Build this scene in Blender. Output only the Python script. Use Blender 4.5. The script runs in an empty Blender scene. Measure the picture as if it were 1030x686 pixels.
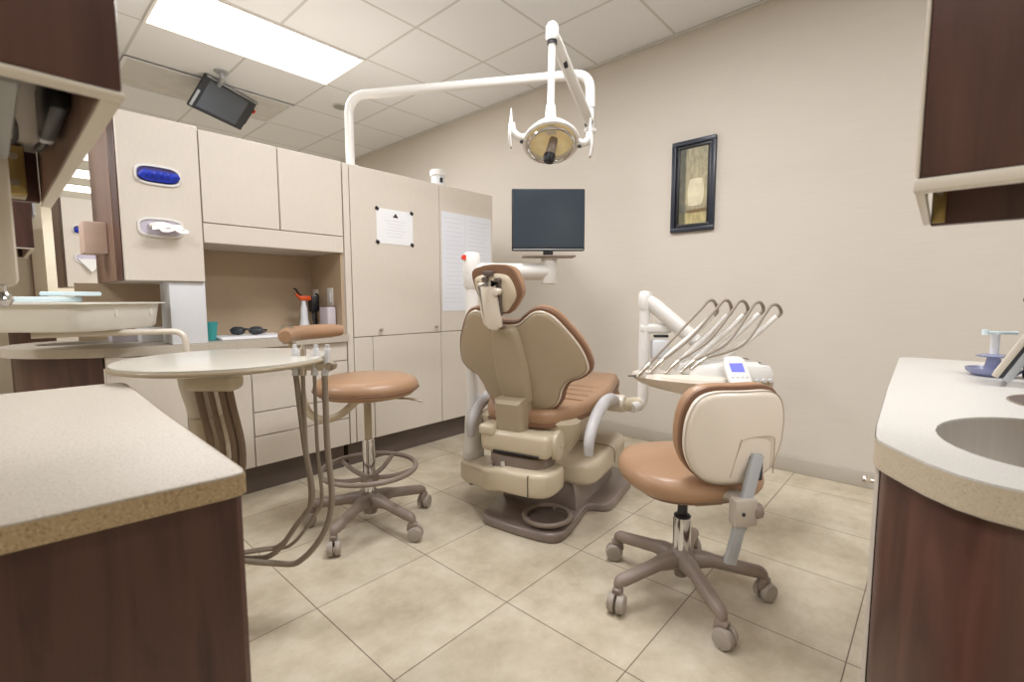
import bpy, bmesh, math, random
from mathutils import Vector, Matrix
random.seed(7)
PI = math.pi
SC = bpy.context.scene
COL = SC.collection
ROOTM = {}

# ------------------------------------------------------------------ materials
def lin(c):
    c = c / 255.0
    return c / 12.92 if c <= 0.04045 else ((c + 0.055) / 1.055) ** 2.4
def rgb(r, g, b): return (lin(r), lin(g), lin(b), 1.0)

def newmat(name):
    m = bpy.data.materials.new(name); m.use_nodes = True
    nt = m.node_tree; nt.nodes.clear()
    out = nt.nodes.new('ShaderNodeOutputMaterial')
    b = nt.nodes.new('ShaderNodeBsdfPrincipled')
    nt.links.new(b.outputs[0], out.inputs[0])
    return m, nt, b, out

def mat(name, col, rough=0.5, metal=0.0, var=0.06, scale=8.0, bump=0.0, bscale=120.0, coat=0.0, stretch=(1, 1, 1), emit=None, estr=0.0, trans=0.0, spec=0.5):
    m, nt, b, out = newmat(name)
    N, L = nt.nodes, nt.links
    tc = N.new('ShaderNodeTexCoord'); mp = N.new('ShaderNodeMapping')
    mp.inputs['Scale'].default_value = stretch
    L.new(tc.outputs['Object'], mp.inputs[0])
    nz = N.new('ShaderNodeTexNoise'); nz.inputs['Scale'].default_value = scale; nz.inputs['Detail'].default_value = 4
    L.new(mp.outputs[0], nz.inputs['Vector'])
    cr = N.new('ShaderNodeValToRGB')
    c = rgb(*col)
    cr.color_ramp.elements[0].position = 0.3; cr.color_ramp.elements[1].position = 0.7
    cr.color_ramp.elements[0].color = tuple(max(0, x * (1 - var)) for x in c[:3]) + (1,)
    cr.color_ramp.elements[1].color = tuple(min(1, x * (1 + var)) for x in c[:3]) + (1,)
    L.new(nz.outputs[0], cr.inputs[0]); L.new(cr.outputs[0], b.inputs['Base Color'])
    b.inputs['Roughness'].default_value = rough; b.inputs['Metallic'].default_value = metal
    b.inputs['Specular IOR Level'].default_value = spec
    if coat: b.inputs['Coat Weight'].default_value = coat; b.inputs['Coat Roughness'].default_value = 0.15
    if trans: b.inputs['Transmission Weight'].default_value = trans
    if emit: b.inputs['Emission Color'].default_value = rgb(*emit); b.inputs['Emission Strength'].default_value = estr
    if bump:
        n2 = N.new('ShaderNodeTexNoise'); n2.inputs['Scale'].default_value = bscale; n2.inputs['Detail'].default_value = 3
        L.new(mp.outputs[0], n2.inputs['Vector'])
        bp = N.new('ShaderNodeBump'); bp.inputs['Strength'].default_value = bump; bp.inputs['Distance'].default_value = 0.002
        L.new(n2.outputs[0], bp.inputs['Height']); L.new(bp.outputs[0], b.inputs['Normal'])
    return m

def wood_mat(name, dark, light, rough=0.35):
    m, nt, b, out = newmat(name); N, L = nt.nodes, nt.links
    tc = N.new('ShaderNodeTexCoord'); mp = N.new('ShaderNodeMapping'); mp.inputs['Scale'].default_value = (9, 9, 1.2)
    L.new(tc.outputs['Object'], mp.inputs[0])
    n1 = N.new('ShaderNodeTexNoise'); n1.inputs['Scale'].default_value = 2.0; n1.inputs['Detail'].default_value = 8; n1.inputs['Distortion'].default_value = 1.2
    L.new(mp.outputs[0], n1.inputs['Vector'])
    mp2 = N.new('ShaderNodeMapping'); mp2.inputs['Scale'].default_value = (90, 90, 2.5); L.new(tc.outputs['Object'], mp2.inputs[0])
    n2 = N.new('ShaderNodeTexNoise'); n2.inputs['Scale'].default_value = 3.0; n2.inputs['Detail'].default_value = 4; L.new(mp2.outputs[0], n2.inputs['Vector'])
    mx = N.new('ShaderNodeMath'); mx.operation = 'MULTIPLY_ADD'; mx.inputs[1].default_value = 0.16; L.new(n2.outputs[0], mx.inputs[0]); L.new(n1.outputs[0], mx.inputs[2])
    cr = N.new('ShaderNodeValToRGB'); cr.color_ramp.elements[0].position = 0.34; cr.color_ramp.elements[1].position = 0.82
    cr.color_ramp.elements[0].color = rgb(*dark); cr.color_ramp.elements[1].color = rgb(*light)
    L.new(mx.outputs[0], cr.inputs[0]); L.new(cr.outputs[0], b.inputs['Base Color'])
    b.inputs['Roughness'].default_value = rough
    return m

def speck_mat(name, base, d, l, rough=0.3):
    m, nt, b, out = newmat(name); N, L = nt.nodes, nt.links
    tc = N.new('ShaderNodeTexCoord')
    v = N.new('ShaderNodeTexNoise'); v.inputs['Scale'].default_value = 330; v.inputs['Detail'].default_value = 2; L.new(tc.outputs['Object'], v.inputs['Vector'])
    cr = N.new('ShaderNodeValToRGB'); e = cr.color_ramp.elements
    e[0].position = 0.30; e[0].color = rgb(*d); e[1].position = 0.72; e[1].color = rgb(*l)
    k = e.new(0.43); k.color = rgb(*base); k = e.new(0.58); k.color = rgb(*base)
    L.new(v.outputs[0], cr.inputs[0]); L.new(cr.outputs[0], b.inputs['Base Color'])
    b.inputs['Roughness'].default_value = rough
    return m

def floor_mat():
    m, nt, b, out = newmat('beige stone floor tile'); N, L = nt.nodes, nt.links
    tc = N.new('ShaderNodeTexCoord'); mp = N.new('ShaderNodeMapping'); mp.inputs['Location'].default_value = (-0.225, -0.146, 0)
    L.new(tc.outputs['Object'], mp.inputs[0])
    br = N.new('ShaderNodeTexBrick'); br.offset = 0; br.squash = 1
    br.inputs['Scale'].default_value = 1; br.inputs['Brick Width'].default_value = 0.46; br.inputs['Row Height'].default_value = 0.46
    br.inputs['Mortar Size'].default_value = 0.0022; br.inputs['Mortar Smooth'].default_value = 0.3; br.inputs['Bias'].default_value = 0.0
    br.inputs['Color1'].default_value = (0.96, 0.96, 0.96, 1); br.inputs['Color2'].default_value = (1.04, 1.04, 1.03, 1); br.inputs['Mortar'].default_value = (0.36, 0.33, 0.30, 1)
    L.new(mp.outputs[0], br.inputs['Vector'])
    n1 = N.new('ShaderNodeTexNoise'); n1.inputs['Scale'].default_value = 5; n1.inputs['Detail'].default_value = 9; n1.inputs['Roughness'].default_value = 0.68
    L.new(tc.outputs['Object'], n1.inputs['Vector'])
    cr = N.new('ShaderNodeValToRGB'); e = cr.color_ramp.elements
    e[0].position = 0.32; e[0].color = rgb(182, 170, 148); e[1].position = 0.68; e[1].color = rgb(217, 208, 190)
    k = e.new(0.5); k.color = rgb(202, 191, 170)
    L.new(n1.outputs[0], cr.inputs[0])
    mu = N.new('ShaderNodeMixRGB'); mu.blend_type = 'MULTIPLY'; mu.inputs[0].default_value = 1
    L.new(cr.outputs[0], mu.inputs[1]); L.new(br.outputs['Color'], mu.inputs[2]); L.new(mu.outputs[0], b.inputs['Base Color'])
    b.inputs['Roughness'].default_value = 0.42; b.inputs['Specular IOR Level'].default_value = 0.4
    bp = N.new('ShaderNodeBump'); bp.invert = True; bp.inputs['Strength'].default_value = 0.5; bp.inputs['Distance'].default_value = 0.001
    L.new(br.outputs['Fac'], bp.inputs['Height']); L.new(bp.outputs[0], b.inputs['Normal'])
    return m

def ceil_mat():
    m, nt, b, out = newmat('white ceiling tile'); N, L = nt.nodes, nt.links
    tc = N.new('ShaderNodeTexCoord'); mp = N.new('ShaderNodeMapping'); mp.inputs['Location'].default_value = (-0.1624 + 10 * 0.6096, -0.2094 + 10 * 0.6096, 0)
    L.new(tc.outputs['Object'], mp.inputs[0])
    br = N.new('ShaderNodeTexBrick'); br.offset = 0; br.squash = 1
    br.inputs['Scale'].default_value = 1; br.inputs['Brick Width'].default_value = 0.6096; br.inputs['Row Height'].default_value = 0.6096
    br.inputs['Mortar Size'].default_value = 0.010; br.inputs['Mortar Smooth'].default_value = 0.15; br.inputs['Bias'].default_value = 0.0
    br.inputs['Color1'].default_value = rgb(238, 239, 241); br.inputs['Color2'].default_value = rgb(235, 236, 238); br.inputs['Mortar'].default_value = rgb(208, 207, 204)
    L.new(mp.outputs[0], br.inputs['Vector']); 
    n1 = N.new('ShaderNodeTexNoise'); n1.inputs['Scale'].default_value = 180; n1.inputs['Detail'].default_value = 2; L.new(tc.outputs['Object'], n1.inputs['Vector'])
    mu = N.new('ShaderNodeMixRGB'); mu.blend_type = 'MULTIPLY'; mu.inputs[0].default_value = 0.08
    L.new(br.outputs['Color'], mu.inputs[1]); L.new(n1.outputs[0], mu.inputs[2]); L.new(mu.outputs[0], b.inputs['Base Color'])
    b.inputs['Roughness'].default_value = 0.95; b.inputs['Specular IOR Level'].default_value = 0.1
    return m

def wallpaper_mat(name, col):
    m, nt, b, out = newmat(name); N, L = nt.nodes, nt.links
    tc = N.new('ShaderNodeTexCoord'); mp = N.new('ShaderNodeMapping'); mp.inputs['Scale'].default_value = (4, 4, 170)
    L.new(tc.outputs['Object'], mp.inputs[0])
    n1 = N.new('ShaderNodeTexNoise'); n1.inputs['Scale'].default_value = 1.0; n1.inputs['Detail'].default_value = 3; L.new(mp.outputs[0], n1.inputs['Vector'])
    cr = N.new('ShaderNodeValToRGB'); c = rgb(*col)
    cr.color_ramp.elements[0].position = 0.3; cr.color_ramp.elements[1].position = 0.7
    cr.color_ramp.elements[0].color = tuple(x * 0.975 for x in c[:3]) + (1,); cr.color_ramp.elements[1].color = tuple(min(1, x * 1.02) for x in c[:3]) + (1,)
    L.new(n1.outputs[0], cr.inputs[0]); L.new(cr.outputs[0], b.inputs['Base Color'])
    b.inputs['Roughness'].default_value = 0.8; b.inputs['Specular IOR Level'].default_value = 0.25
    return m

def weave_mat(name, col):
    m, nt, b, out = newmat(name); N, L = nt.nodes, nt.links
    tc = N.new('ShaderNodeTexCoord'); mp = N.new('ShaderNodeMapping'); mp.inputs['Scale'].default_value = (220, 220, 30)
    L.new(tc.outputs['Object'], mp.inputs[0])
    n1 = N.new('ShaderNodeTexNoise'); n1.inputs['Scale'].default_value = 1.0; n1.inputs['Detail'].default_value = 2; L.new(mp.outputs[0], n1.inputs['Vector'])
    cr = N.new('ShaderNodeValToRGB'); c = rgb(*col)
    cr.color_ramp.elements[0].position = 0.3; cr.color_ramp.elements[1].position = 0.7
    cr.color_ramp.elements[0].color = tuple(x * 0.975 for x in c[:3]) + (1,); cr.color_ramp.elements[1].color = tuple(min(1, x * 1.02) for x in c[:3]) + (1,)
    L.new(n1.outputs[0], cr.inputs[0]); L.new(cr.outputs[0], b.inputs['Base Color'])
    b.inputs['Roughness'].default_value = 0.45
    return m

def emit_mat(name, col, s):
    m, nt, b, out = newmat(name)
    b.inputs['Base Color'].default_value = rgb(*col); b.inputs['Roughness'].default_value = 0.6
    b.inputs['Emission Color'].default_value = rgb(*col); b.inputs['Emission Strength'].default_value = s
    return m

def painting_mat():
    m, nt, b, out = newmat('painted vase canvas'); N, L = nt.nodes, nt.links
    tc = N.new('ShaderNodeTexCoord'); sx = N.new('ShaderNodeSeparateXYZ'); L.new(tc.outputs['Generated'], sx.inputs[0])
    nz = N.new('ShaderNodeTexNoise'); nz.inputs['Scale'].default_value = 9; nz.inputs['Detail'].default_value = 7; L.new(tc.outputs['Generated'], nz.inputs['Vector'])
    bg = N.new('ShaderNodeValToRGB'); e = bg.color_ramp.elements
    e[0].position = 0.3; e[0].color = rgb(120, 112, 88); e[1].position = 0.72; e[1].color = rgb(200, 188, 148)
    L.new(nz.outputs[0], bg.inputs[0])
    zr = N.new('ShaderNodeValToRGB'); z = zr.color_ramp.elements
    z[0].position = 0.0; z[0].color = rgb(196, 178, 110); z[1].position = 1.0; z[1].color = rgb(150, 150, 134)
    k = z.new(0.13); k.color = rgb(188, 170, 104); k = z.new(0.17); k.color = rgb(112, 112, 104); k = z.new(0.3); k.color = rgb(190, 176, 140)
    L.new(sx.outputs['Z'], zr.inputs[0])
    mx = N.new('ShaderNodeMixRGB'); mx.inputs[0].default_value = 0.55; L.new(zr.outputs[0], mx.inputs[1]); L.new(bg.outputs[0], mx.inputs[2])
    # dark band on the side away from the viewer
    yr = N.new('ShaderNodeValToRGB'); y = yr.color_ramp.elements
    y[0].position = 0.72; y[0].color = (1, 1, 1, 1); y[1].position = 0.8; y[1].color = (0.30, 0.33, 0.38, 1)
    L.new(sx.outputs['Y'], yr.inputs[0])
    m2 = N.new('ShaderNodeMixRGB'); m2.blend_type = 'MULTIPLY'; m2.inputs[0].default_value = 1; L.new(mx.outputs[0], m2.inputs[1]); L.new(yr.outputs[0], m2.inputs[2])
    L.new(m2.outputs[0], b.inputs['Base Color']); b.inputs['Roughness'].default_value = 0.5
    return m

M = {}
M['floor'] = floor_mat(); M['ceil'] = ceil_mat()
M['wall'] = wallpaper_mat('beige woven wallpaper', (212, 204, 193))
M['wallc'] = mat('cream wall paint', (222, 212, 192), 0.8, var=0.02)
M['base'] = mat('grey vinyl baseboard', (188, 180, 168), 0.5, var=0.02)
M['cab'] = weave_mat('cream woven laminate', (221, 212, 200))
M['cabd'] = weave_mat('tan woven laminate', (190, 168, 142))  # even tan colour of the niche and counter back panels
M['rim'] = mat('cream edge banding', (214, 205, 190), 0.45, var=0.02)
M['wood'] = wood_mat('dark cherry laminate', (62, 38, 32), (96, 63, 54), 0.35)
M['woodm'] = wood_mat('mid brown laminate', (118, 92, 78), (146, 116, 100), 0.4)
M['toe'] = mat('dark taupe toe kick', (98, 86, 80), 0.5)
M['topl'] = speck_mat('tan speckled solid surface', (194, 185, 172), (168, 154, 136), (208, 200, 188), 0.45)
M['topw'] = speck_mat('pale speckled solid surface', (206, 203, 197), (194, 190, 183), (218, 216, 211), 0.35)
M['edge'] = speck_mat('tan speckled counter edge', (176, 154, 120), (140, 114, 80), (200, 182, 150), 0.4)
M['tan'] = mat('tan upholstery', (170, 134, 104), 0.42, var=0.05, bump=0.25, bscale=300, coat=0.15)
M['tand'] = mat('dark tan piping', (126, 92, 70), 0.45, var=0.05)
M['shell'] = mat('beige moulded plastic', (206, 192, 168), 0.32, var=0.02, coat=0.3)
M['shellw'] = mat('warm white moulded plastic', (226, 216, 202), 0.3, var=0.02, coat=0.3)
M['shelld'] = mat('taupe moulded plastic', (176, 160, 136), 0.35, var=0.02, coat=0.2)
M['white'] = mat('white enamel', (232, 230, 226), 0.28, var=0.01, coat=0.3)
M['white2'] = mat('cool white plastic', (222, 224, 228), 0.4, var=0.01)
M['grey'] = mat('taupe grey nylon', (140, 126, 116), 0.4, var=0.03)
M['greyl'] = mat('light grey armrest plastic', (200, 198, 200), 0.35, var=0.02)
M['greyb'] = mat('taupe base casting', (138, 124, 118), 0.28, var=0.03, coat=0.4)
M['hose'] = mat('grey rubber hose', (150, 138, 124), 0.5, var=0.03)
M['hosel'] = mat('pale grey hose', (232, 228, 222), 0.35, var=0.02)
M['hosed'] = mat('brown rubber hose', (132, 112, 92), 0.5, var=0.03)
M['chrome'] = mat('polished chrome', (220, 220, 222), 0.12, 1.0, var=0.0)
M['nickel'] = mat('brushed nickel', (200, 192, 180), 0.28, 1.0, var=0.02)
M['steel'] = mat('brushed stainless steel', (196, 190, 182), 0.4, 0.45, var=0.04, stretch=(1, 30, 1))
M['black'] = mat('black plastic', (26, 26, 30), 0.4, var=0.05)
M['dark'] = mat('dark charcoal plastic', (48, 50, 56), 0.4, var=0.05)
M['screen'] = mat('grey switched-off screen', (52, 62, 72), 0.25, var=0.04, scale=2, coat=0.2)
M['screen2'] = mat('grey glossy screen', (84, 90, 98), 0.25, var=0.04, scale=2)
M['blue'] = mat('blue nitrile gloves', (28, 56, 190), 0.4, var=0.25, scale=40, bump=0.8, bscale=60)
M['cavity'] = mat('pale slot recess', (206, 198, 214), 0.6)
M['blued'] = mat('dark slot recess', (70, 60, 120), 0.6)
M['tissue'] = mat('white tissue paper', (240, 238, 234), 0.8, var=0.02)
M['pink'] = mat('pinkish tan box', (212, 186, 170), 0.7, var=0.04, stretch=(1, 1, 10))
M['paper'] = mat('white paper', (244, 245, 248), 0.7, var=0.01)
M['paperb'] = mat('bluish white paper', (234, 237, 245), 0.7, var=0.02, scale=3)
M['ink'] = mat('faint grey print', (214, 217, 224), 0.8)
M['inkd'] = mat('dark print', (60, 58, 60), 0.8)
M['navy'] = mat('dark navy picture frame', (38, 44, 58), 0.35, var=0.15, scale=30)
M['paint'] = painting_mat()
M['vase'] = mat('pale yellow vase paint', (216, 208, 178), 0.6, var=0.14, scale=14)
M['vased'] = mat('brown vase shadow paint', (120, 96, 62), 0.6, var=0.1, scale=14)
M['refl'] = mat('yellow dichroic reflector', (236, 222, 182), 0.25, 0.35, var=0.06, emit=(255, 226, 160), estr=0.12)
M['teal'] = mat('teal plastic', (60, 160, 160), 0.4)
M['paleblue'] = mat('pale blue paper', (212, 229, 233), 0.8, var=0.04, bump=0.4, bscale=40)
M['orange'] = mat('orange plastic', (214, 84, 36), 0.4)
M['red'] = mat('red plastic', (220, 60, 40), 0.4)
M['brass'] = mat('brass hinge', (168, 148, 96), 0.35, 0.8)
M['lav'] = mat('translucent lavender plastic', (172, 178, 214), 0.2, trans=0.5, var=0.02)
M['brk'] = mat('grey beige casting', (178, 168, 156), 0.4)
M['redge'] = speck_mat('darker beige counter edge', (190, 176, 154), (172, 156, 132), (204, 192, 172), 0.4)
M['lcd'] = emit_mat('blue lit display', (96, 100, 240), 0.9)
M['diff'] = emit_mat('lit fluorescent diffuser', (255, 253, 248), 3.2)
M['silver'] = mat('silver plastic', (176, 180, 184), 0.35, 0.3)
M['tray'] = mat('cream tub plastic', (234, 231, 220), 0.35, var=0.01)
M['greyp'] = mat('grey light fixture', (150, 150, 146), 0.5)
M['box'] = mat('pale lilac box', (206, 198, 206), 0.6, var=0.03, stretch=(20, 20, 1))
M['vent'] = mat('grey vent grille', (208, 206, 202), 0.7)
M['ttop'] = mat('ivory enamel tabletop', (210, 206, 196), 0.25, var=0.02, coat=0.4)
M['lens'] = mat('dark spotlight lens', (150, 150, 148), 0.4)

# ------------------------------------------------------------------ mesh helpers
def box(bm, c, s, bev=0.0, seg=2, mx=None):
    """box centred at c of full size s, bevelled"""
    b = bmesh.new(); bmesh.ops.create_cube(b, size=1)
    for v in b.verts: v.co = Vector((v.co.x * s[0], v.co.y * s[1], v.co.z * s[2]))
    if bev: bmesh.ops.bevel(b, geom=b.edges[:], offset=min(bev, min(s) * 0.49), segments=seg, profile=0.5, affect='EDGES')
    T = Matrix.Translation(c)
    if mx is not None: T = T @ mx
    b.transform(T); merge(bm, b)
def bx(bm, x0, x1, y0, y1, z0, z1, bev=0.0, seg=2):
    box(bm, ((x0 + x1) / 2, (y0 + y1) / 2, (z0 + z1) / 2), (abs(x1 - x0), abs(y1 - y0), abs(z1 - z0)), bev, seg)
def merge(bm, b):
    me = bpy.data.meshes.new('tmp'); b.to_mesh(me); b.free(); bm.from_mesh(me); bpy.data.meshes.remove(me)
def rot(a, axis): return Matrix.Rotation(a, 4, axis)
def frame(o, x, y, z):
    m = Matrix.Identity(4)
    for i in range(3):
        m[i][0] = x[i]; m[i][1] = y[i]; m[i][2] = z[i]; m[i][3] = o[i]
    return m
def zframe(o, z, xh=None):
    z = Vector(z).normalized(); xh = Vector(xh) if xh is not None else (Vector((1, 0, 0)) if abs(z.x) < 0.9 else Vector((0, 1, 0)))
    y = z.cross(xh).normalized(); x = y.cross(z).normalized()
    return frame(Vector(o), x, y, z)
def lathe(bm, prof, mx=None, n=32, sx=1.0, sy=1.0):
    """revolve (r,z) profile round z"""
    mx = mx or Matrix.Identity(4); rings = []
    for r, z in prof:
        if r < 1e-6: rings.append([bm.verts.new(mx @ Vector((0, 0, z)))])
        else: rings.append([bm.verts.new(mx @ Vector((r * sx * math.cos(2 * PI * k / n), r * sy * math.sin(2 * PI * k / n), z))) for k in range(n)])
    for a, b in zip(rings, rings[1:]):
        if len(a) == 1 and len(b) == 1: continue
        for k in range(n):
            k2 = (k + 1) % n
            if len(a) == 1: bm.faces.new((a[0], b[k], b[k2]))
            elif len(b) == 1: bm.faces.new((a[k], b[0], a[k2]))
            else: bm.faces.new((a[k], b[k], b[k2], a[k2]))
    bmesh.ops.recalc_face_normals(bm, faces=bm.faces[:])
def cyl(bm, p, q, r, r2=None, n=24, bev=0.0):
    p, q = Vector(p), Vector(q); L = (q - p).length; r2 = r if r2 is None else r2
    m = zframe(p, q - p); e = min(bev, r * 0.5, L * 0.4)
    if e: prof = [(0, 0), (r - e, 0), (r - e * 0.3, e * 0.3), (r, e), (r2, L - e), (r2 - e * 0.3, L - e * 0.3), (r2 - e, L), (0, L)]
    else: prof = [(0, 0), (r, 0), (r2, L), (0, L)]
    lathe(bm, prof, m, n)
def smooth_pts(pts, sub=6, closed=False):
    P = [Vector(p) for p in pts]; n = len(P); out = []
    rng = range(n) if closed else range(n - 1)
    for i in rng:
        if closed: a, b, c, d = P[(i - 1) % n], P[i], P[(i + 1) % n], P[(i + 2) % n]
        else: a, b, c, d = P[max(i - 1, 0)], P[i], P[i + 1], P[min(i + 2, n - 1)]
        for k in range(sub):
            t = k / sub
            out.append(0.5 * ((2 * b) + (c - a) * t + (2 * a - 5 * b + 4 * c - d) * t * t + (3 * b - a - 3 * c + d) * t ** 3))
    if not closed: out.append(P[-1])
    return out
def tube(bm, pts, r, n=12, sub=6, closed=False, flat=1.0, up=None, smooth=True):
    """round (or flattened) tube along points; r scalar or list per given point"""
    m = len(pts)
    if smooth: P = smooth_pts(pts, sub, closed)
    else: P = [Vector(p) for p in pts]; sub = 1
    rs = r if isinstance(r, (list, tuple)) else [r] * m
    def rad(i):
        t = i / sub; a = int(t); f = t - a
        return rs[a % m] * (1 - f) + rs[(a + 1) % m if closed else min(a + 1, m - 1)] * f
    K = len(P); rings = []
    tan = []
    for i in range(K):
        if closed: t = P[(i + 1) % K] - P[i - 1]
        else: t = P[min(i + 1, K - 1)] - P[max(i - 1, 0)]
        tan.append(t.normalized())
    u = Vector(up) if up is not None else (Vector((0, 0, 1)) if abs(tan[0].z) < 0.9 else Vector((1, 0, 0)))
    for i in range(K):
        t = tan[i]
        if up is not None: u = Vector(up)
        u = (u - t * u.dot(t)); u = u.normalized() if u.length > 1e-6 else t.orthogonal().normalized()
        w = t.cross(u)
        R = rad(i)
        rings.append([bm.verts.new(P[i] + (w * math.cos(2 * PI * k / n) + u * math.sin(2 * PI * k / n) * flat) * R) for k in range(n)])
    pairs = list(zip(rings, rings[1:])) + ([(rings[-1], rings[0])] if closed else [])
    for a, b in pairs:
        for k in range(n): bm.faces.new((a[k], a[(k + 1) % n], b[(k + 1) % n], b[k]))
    if not closed:
        bm.faces.new(rings[0][::-1]); bm.faces.new(rings[-1])
    bmesh.ops.recalc_face_normals(bm, faces=bm.faces[:])
def rounded_path(pts, rad, seg=6):
    """polyline with circular-ish rounded corners"""
    P = [Vector(p) for p in pts]; out = [P[0]]
    for i in range(1, len(P) - 1):
        a, b, c = P[i - 1], P[i], P[i + 1]
        d1 = (a - b); d2 = (c - b); r = min(rad, d1.length * 0.49, d2.length * 0.49)
        s, e = b + d1.normalized() * r, b + d2.normalized() * r
        for k in range(seg + 1):
            t = k / seg; out.append(s * (1 - t) ** 2 + b * 2 * t * (1 - t) + e * t * t)
    out.append(P[-1]); return out
def rtube(bm, pts, r, rad=0.06, n=16, flat=1.0, up=None, seg=6):
    P = rounded_path(pts, rad, seg)
    rs = r if not isinstance(r, (list, tuple)) else [r[0] + (r[1] - r[0]) * i / (len(P) - 1) for i in range(len(P))]
    tube(bm, P, rs, n, 1, False, flat, up, smooth=False)
def inset_poly(P, d):
    n = len(P); out = []
    area = sum(P[i][0] * P[(i + 1) % n][1] - P[(i + 1) % n][0] * P[i][1] for i in range(n))
    s = 1 if area > 0 else -1
    for i in range(n):
        a, b, c = P[i - 1], P[i], P[(i + 1) % n]
        t1 = Vector((b[0] - a[0], b[1] - a[1])); t2 = Vector((c[0] - b[0], c[1] - b[1]))
        if t1.length > 1e-9: t1.normalize()
        if t2.length > 1e-9: t2.normalize()
        t = t1 + t2
        if t.length < 1e-6: t = t1
        t.normalize(); nrm = Vector((-t.y, t.x)) * s
        cs = max(0.5, nrm.dot(Vector((-t1.y, t1.x)) * s))
        out.append((b[0] + nrm.x * d / cs, b[1] + nrm.y * d / cs))
    return out
def pad(bm, outline, prof, mx=None, sub=5, smooth=True, warp=None):
    """closed outline in xy swept through (inset, z) rings, capped at both ends"""
    mx = mx or Matrix.Identity(4)
    P = [(p.x, p.y) for p in smooth_pts([(x, y, 0) for x, y in outline], sub, True)] if smooth else list(outline)
    rings = []
    def tr(x, y, z):
        v = Vector((x, y, z))
        if warp: v = warp(v)
        return mx @ v
    for ins, z in prof:
        Q = inset_poly(P, ins) if abs(ins) > 1e-9 else P
        rings.append([bm.verts.new(tr(x, y, z)) for x, y in Q])
    n = len(P)
    for a, b in zip(rings, rings[1:]):
        for k in range(n): bm.faces.new((a[k], a[(k + 1) % n], b[(k + 1) % n], b[k]))
    bm.faces.new(rings[0][::-1]); bm.faces.new(rings[-1])
    bmesh.ops.recalc_face_normals(bm, faces=bm.faces[:])
def round_prof(t0, t1, r, k=4):
    """profile with rounded edges between heights t0 and t1"""
    out = []
    for i in range(k + 1):
        a = PI / 2 * i / k; out.append((r * (1 - math.sin(a)), t0 + r * (1 - math.cos(a))))
    for i in range(k + 1):
        a = PI / 2 * i / k; out.append((r * (1 - math.cos(a)), t1 - r * (1 - math.sin(a))))
    return out
def dome(bm, outline, t0, t1, r, bulge, mx=None, sub=5, rings=5, warp=None):
    """cushion: rounded edge then a domed top"""
    mx = mx or Matrix.Identity(4)
    P = [(p.x, p.y) for p in smooth_pts([(x, y, 0) for x, y in outline], sub, True)]
    n = len(P); cx = sum(p[0] for p in P) / n; cy = sum(p[1] for p in P) / n
    R = []
    def tr(x, y, z):
        v = Vector((x, y, z))
        if warp: v = warp(v)
        return mx @ v
    pr = round_prof(t0, t1, r)
    for ins, z in pr: R.append([bm.verts.new(tr(x, y, z)) for x, y in inset_poly(P, ins)])
    Q = inset_poly(P, pr[-1][0])
    for k in range(1, rings):
        s = 1 - k / rings
        R.append([bm.verts.new(tr(cx + (x - cx) * s, cy + (y - cy) * s, t1 + bulge * (1 - s * s))) for x, y in Q])
    c = bm.verts.new(tr(cx, cy, t1 + bulge))
    for a, b in zip(R, R[1:]):
        for k in range(n): bm.faces.new((a[k], a[(k + 1) % n], b[(k + 1) % n], b[k]))
    for k in range(n): bm.faces.new((R[-1][k], R[-1][(k + 1) % n], c))
    bm.faces.new(R[0][::-1])
    bmesh.ops.recalc_face_normals(bm, faces=bm.faces[:])
def slab(bm, poly, z0, z1, r=0.004):
    """flat slab of polygon outline (not smoothed) with eased edges"""
    pad(bm, poly, round_prof(z0, z1, r, 2), smooth=False)
def super_ellipse(a, b, e=2.6, n=28):
    out = []
    for k in range(n):
        t = 2 * PI * k / n; c, s = math.cos(t), math.sin(t)
        out.append((a * math.copysign(abs(c) ** (2 / e), c), b * math.copysign(abs(s) ** (2 / e), s)))
    return out
def drop_top(b, z):
    bmesh.ops.delete(b, geom=[f_ for f_ in b.faces if len(f_.verts) > 4 and abs(f_.calc_center_median().z - z) < 0.001], context='FACES')
def B(): return bmesh.new()

# ------------------------------------------------------------------ object helpers
def finish(name, bm, m, angle=38):
    me = bpy.data.meshes.new(name); bm.to_mesh(me); bm.free()
    for p in me.polygons: p.use_smooth = True
    try: me.set_sharp_from_angle(angle=math.radians(angle))
    except Exception: pass
    me.materials.append(m)
    o = bpy.data.objects.new(name, me); COL.objects.link(o)
    return o
def thing(name, label, cat, loc=(0, 0, 0), rotz=0.0, group=None):
    o = bpy.data.objects.new(name, None); COL.objects.link(o)
    o.empty_display_size = 0.1
    o.location = loc; o.rotation_euler = (0, 0, rotz)
    ROOTM[o.name] = Matrix.Translation(loc) @ rot(rotz, 'Z')
    o['label'] = label; o['category'] = cat
    if group: o['group'] = group
    return o
def part(name, bm, m, root, world=False, label=None, angle=38):
    """child mesh; world=True: geometry given in world coordinates"""
    if world:
        r = root
        while r.parent: r = r.parent
        bm.transform(ROOTM[r.name].inverted())
    o = finish(name, bm, m, angle); o.parent = root
    if label: o['label'] = label
    return o
def single(name, bm, m, label, cat, loc=None, group=None, angle=38):
    """a thing that is one mesh, geometry in world coordinates; origin moved to its base"""
    if loc is None:
        xs = [v.co for v in bm.verts]
        loc = (sum(v.x for v in xs) / len(xs), sum(v.y for v in xs) / len(xs), min(v.z for v in xs))
    bm.transform(Matrix.Translation(Vector(loc)).inverted())
    o = finish(name, bm, m, angle); o.location = loc
    o['label'] = label; o['category'] = cat
    if group: o['group'] = group
    return o
def struct(name, bm, m):
    o = finish(name, bm, m, 30); o['kind'] = 'structure'; return o
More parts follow.
